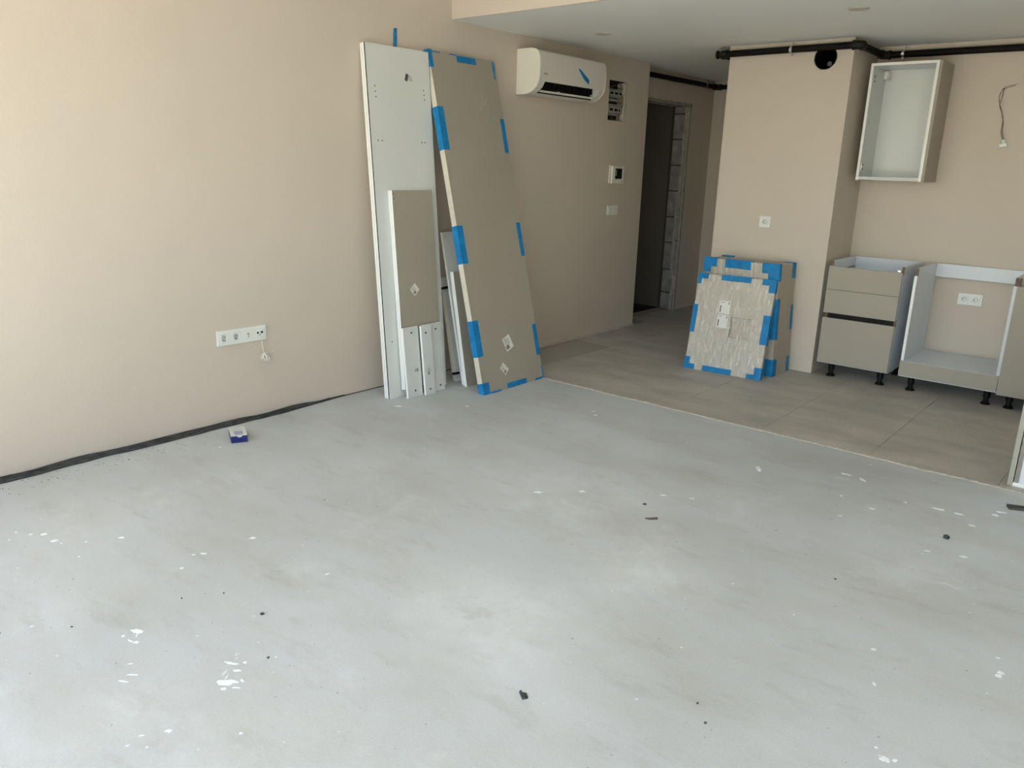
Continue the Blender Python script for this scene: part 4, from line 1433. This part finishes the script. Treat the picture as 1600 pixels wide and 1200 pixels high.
# ------------------------------------------------------------------ debris and splashes on the screed
def flake(name, pts, z0, h, m, lab, cat, group=None, curl=0.0):
    bm = bmesh.new()
    n_ = len(pts)
    cx_ = sum(p[0] for p in pts) / n_
    cy_ = sum(p[1] for p in pts) / n_
    A = [bm.verts.new((p[0], p[1], z0)) for p in pts]
    B = [bm.verts.new((p[0], p[1], z0 + h + curl * ((p[0] - cx_) ** 2 + (p[1] - cy_) ** 2) / 0.0004)) for p in pts]
    bm.faces.new(A[::-1]); bm.faces.new(B)
    for k in range(n_):
        q_ = (k + 1) % n_
        bm.faces.new((A[k], A[q_], B[q_], B[k]))
    return tag(obj(name, bm, m, smooth=False), lab, cat, group)


flake('plastic_shard', [(2.649, 1.477), (2.676, 1.458), (2.684, 1.474), (2.668, 1.487), (2.656, 1.482), (2.648, 1.487)], 0, 0.003, M_SHARD,
      'dark grey angular shard on the open screed, largest piece of debris', 'debris', curl=0.0012)
flake('plaster_flake', [(2.412, 3.612), (2.440, 3.575), (2.450, 3.583), (2.442, 3.602), (2.422, 3.622)], 0, 0.004, M_SPLAT, 'pale plaster flake on the screed before the tile edge', 'debris', curl=0.001)
flake('wood_splinter', [(2.318, 2.706), (2.338, 2.712), (2.360, 2.738), (2.352, 2.748), (2.330, 2.724)], 0, 0.004, mat('rusty_chip', (0.14, 0.10, 0.08), 0.9, var=0.3, scale=80), 'brown curved splinter on the middle of the screed', 'debris', curl=0.001)
flake('mortar_crumb', [(3.305, 3.402), (3.322, 3.396), (3.328, 3.410), (3.318, 3.420), (3.308, 3.416)], 0, 0.012, M_SHARD, 'small dark crumb on the screed near the island cabinet', 'debris')
flake('mortar_crumb', [(2.232, 2.828), (2.242, 2.826), (2.247, 2.836), (2.236, 2.842)], 0, 0.004, M_SHARD, 'tiny dark crumb beside the brown curved splinter', 'debris')
flake('mortar_crumb', [(1.781, 1.212), (1.791, 1.213), (1.790, 1.222), (1.782, 1.222)], 0, 0.005, M_SHARD, 'tiny dark crumb between the white paint splashes', 'debris')
# metal channel offcut at the border
ch = bmesh.new()
CMm = frame((3.447, 3.955, 0.0), Vector((0.90, 0.42, 0)), Vector((-0.42, 0.90, 0)))
lbox(ch, CMm, 0, 0.32, -0.028, 0.010, 0.0, 0.0015)
lbox(ch, CMm, 0, 0.32, 0.0085, 0.010, 0.0015, 0.012)
lbox(ch, CMm, 0.012, 0.32, -0.028, -0.0265, 0.0015, 0.012)
tag(obj('metal_channel', ch, mat('dull_grey_channel', (0.10, 0.095, 0.085), 0.45, metallic=0.3, bump=0.02)), 'thin dark metal channel offcut on the screed beside the island cabinet', 'offcut')

bm = bmesh.new()


def splat(bm, x_, y_, r_, ex=1.0, ang=0.0, n_=14, rag=0.35, h=0.0007):
    s = random.random() * 100
    h += random.uniform(0, 0.0006)
    top, lowv = [], []
    for j in range(n_):
        an = 2 * math.pi * j / n_
        rr = r_ * (1 + rag * noise.noise(Vector((math.cos(an) * 1.6 + s, math.sin(an) * 1.6, 0))) * 2)
        dx, dy = rr * ex * math.cos(an), rr * math.sin(an)
        px, py = x_ + dx * math.cos(ang) - dy * math.sin(ang), y_ + dx * math.sin(ang) + dy * math.cos(ang)
        top.append(bm.verts.new((px, py, h)))
        lowv.append(bm.verts.new((x_ + (px - x_) * 1.06, y_ + (py - y_) * 1.06, -0.0005)))
    bm.faces.new(top)
    for j in range(n_):
        k = (j + 1) % n_
        bm.faces.new((lowv[j], lowv[k], top[k], top[j]))


AN = math.radians(40)     # direction across the picture on the floor
for (x_, y_, r_, ex, an) in (
        (1.588, 0.905, 0.0085, 2.2, AN), (1.602, 0.906, 0.006, 1.3, 1.2), (1.612, 0.893, 0.0022, 4.0, -0.6), (1.585, 0.865, 0.0045, 1.2, 0), (1.645, 0.876, 0.005, 1.7, AN), (1.625, 0.868, 0.0022, 5.5, 0.2),
        (1.792, 0.798, 0.0022, 7.0, AN), (1.802, 0.768, 0.0030, 4.5, 0.5), (1.735, 0.815, 0.0015, 5.0, 1.0),
        (2.016, 0.958, 0.011, 2.3, AN), (2.000, 0.946, 0.008, 1.2, 0), (1.945, 1.012, 0.0055, 3.6, AN - .2), (1.972, 1.040, 0.004, 1.3, 0), (1.988, 1.005, 0.0042, 2.6, AN), (1.972, 0.975, 0.0022, 6.5, -1.1), (1.995, 0.968, 0.0020, 5.5, -1.0),
        (2.040, 0.990, 0.0045, 1.6, 0), (2.034, 0.935, 0.0060, 1.2, 1), (2.030, 0.972, 0.003, 4, AN), (2.055, 0.962, 0.002, 5, AN), (1.918, 1.045, 0.0018, 4, -1.0), (1.935, 1.035, 0.0013, 6, -1.2),
        (1.295, 1.491, 0.008, 1.5, AN), (0.931, 1.153, 0.0065, 1.5, AN), (1.274, 1.299, 0.0060, 1.6, AN), (1.319, 1.191, 0.0065, 1.2, AN), (1.255, 1.27, 0.0025, 2.5, AN),
        (0.693, 0.964, 0.0080, 1.4, AN), (0.659, 0.931, 0.0060, 1.3, AN), (0.778, 0.971, 0.0090, 1.3, AN), (0.972, 0.981, 0.0035, 1.4, AN), (0.82, 0.98, 0.003, 1.8, 0), (0.872, 1.046, 0.0045, 1.3, AN), (0.60, 0.90, 0.0040, 1.6, 0), (0.65, 0.86, 0.003, 1.6, 0),
        (1.728, 1.518, 0.0045, 2.2, 1.0), (2.083, 0.755, 0.0065, 1.3, AN), (2.226, 0.871, 0.0040, 1.3, AN), (2.05, 0.70, 0.0022, 3, 1.0), (2.06, 0.66, 0.0020, 3, 1.2), (2.10, 0.69, 0.002, 2, 1.2),
        (3.332, 2.381, 0.0060, 1.2, AN), (3.387, 2.202, 0.0050, 2.0, -1.0), (3.499, 1.902, 0.0090, 1.3, AN), (3.520, 1.915, 0.0040, 1.8, 1.0), (3.470, 1.93, 0.003, 1.5, 0), (3.653, 2.498, 0.0065, 1.6, AN), (3.655, 2.52, 0.006, 1.8, 0), (3.635, 2.60, 0.004, 1.5, 0),
        (3.310, 3.425, 0.0080, 1.4, AN), (3.286, 3.228, 0.0070, 1.4, AN), (3.405, 3.275, 0.0080, 1.5, AN), (2.920, 3.324, 0.0060, 1.4, AN), (2.850, 3.55, 0.0055, 1.3, AN), (3.000, 3.501, 0.008, 1.5, 0), (3.09, 3.68, 0.005, 1.5, 0), (3.225, 3.707, 0.010, 2.6, 0.2), (3.301, 3.715, 0.008, 2.0, 0), (3.37, 3.62, 0.007, 1.5, 0),
        (0.403, 3.035, 0.013, 1.6, AN), (0.30, 1.93, 0.006, 1.3, 0), (0.695, 3.332, 0.008, 1.5, 0.9), (1.817, 2.612, 0.012, 1.6, AN), (1.957, 2.758, 0.010, 1.7, AN), (2.776, 3.844, 0.009, 2.2, 0.1), (2.861, 3.825, 0.009, 2.6, -0.6), (3.44, 3.87, 0.009, 2.2, 0.3), (3.425, 3.815, 0.012, 1.0, 0.3),
        (2.36, 3.04, 0.006, 2, AN), (2.25, 2.98, 0.006, 2, AN), (1.35, 3.75, 0.008, 1.6, 0.6), (1.30, 3.80, 0.006, 1.6, 0.3)):
    splat(bm, x_, y_, r_, ex, an)
for k in range(30):
    x_, y_ = random.uniform(0.3, 4.2), random.uniform(0.4, 4.1)
    splat(bm, x_, y_, random.uniform(0.0008, 0.0022), random.uniform(1, 2), random.uniform(0, 3), n_=7)
o = obj('paint_splashes', bm, M_SPLAT, kind='stuff')
tag(o, 'white paint and plaster splashes dotted over the grey screed', 'paint splash')
bm = bmesh.new()
for (x_, y_, r_, ex, an) in ((3.443, 3.032, 0.026, 2.0, AN), (2.301, 1.695, 0.030, 1.6, AN), (3.000, 3.496, 0.022, 1.4, AN), (2.20, 2.95, 0.020, 2.4, 1.1)):
    splat(bm, x_, y_, r_, ex, an, n_=40, rag=0.55, h=0.0003)
for k in range(90):
    x_, y_ = 0.20 + abs(random.gauss(0, 0.30)), random.uniform(0.9, 2.2)
    splat(bm, x_, y_, random.uniform(0.0008, 0.002), 1.5, random.uniform(0, 3), n_=6)
o = obj('plaster_smears', bm, M_SPLAT2, kind='stuff')
tag(o, 'thin pale plaster smears dried on the screed', 'plaster smear')
bm = bmesh.new()
for k in range(60):
    x_, y_ = 0.06 + abs(random.gauss(0, 0.08)), random.uniform(1.0, 2.0)
    splat(bm, x_, y_, random.uniform(0.0008, 0.0020), random.uniform(1, 2), random.uniform(0, 3), n_=6, h=0.0015)
for (x_, y_) in ((1.509, 1.091), (1.580, 1.202), (3.044, 1.775), (3.097, 1.716), (3.092, 2.747), (1.42, 0.78), (1.30, 0.62), (2.36, 0.80), (1.2, 1.9), (2.0, 1.1)):
    splat(bm, x_, y_, random.uniform(0.002, 0.004), 1.3, random.uniform(0, 3), n_=7, h=0.002)
o = obj('foam_crumbs', bm, M_SHARD, kind='stuff')
tag(o, 'dark foam crumbs scattered on the screed along the black foam strip', 'crumbs')
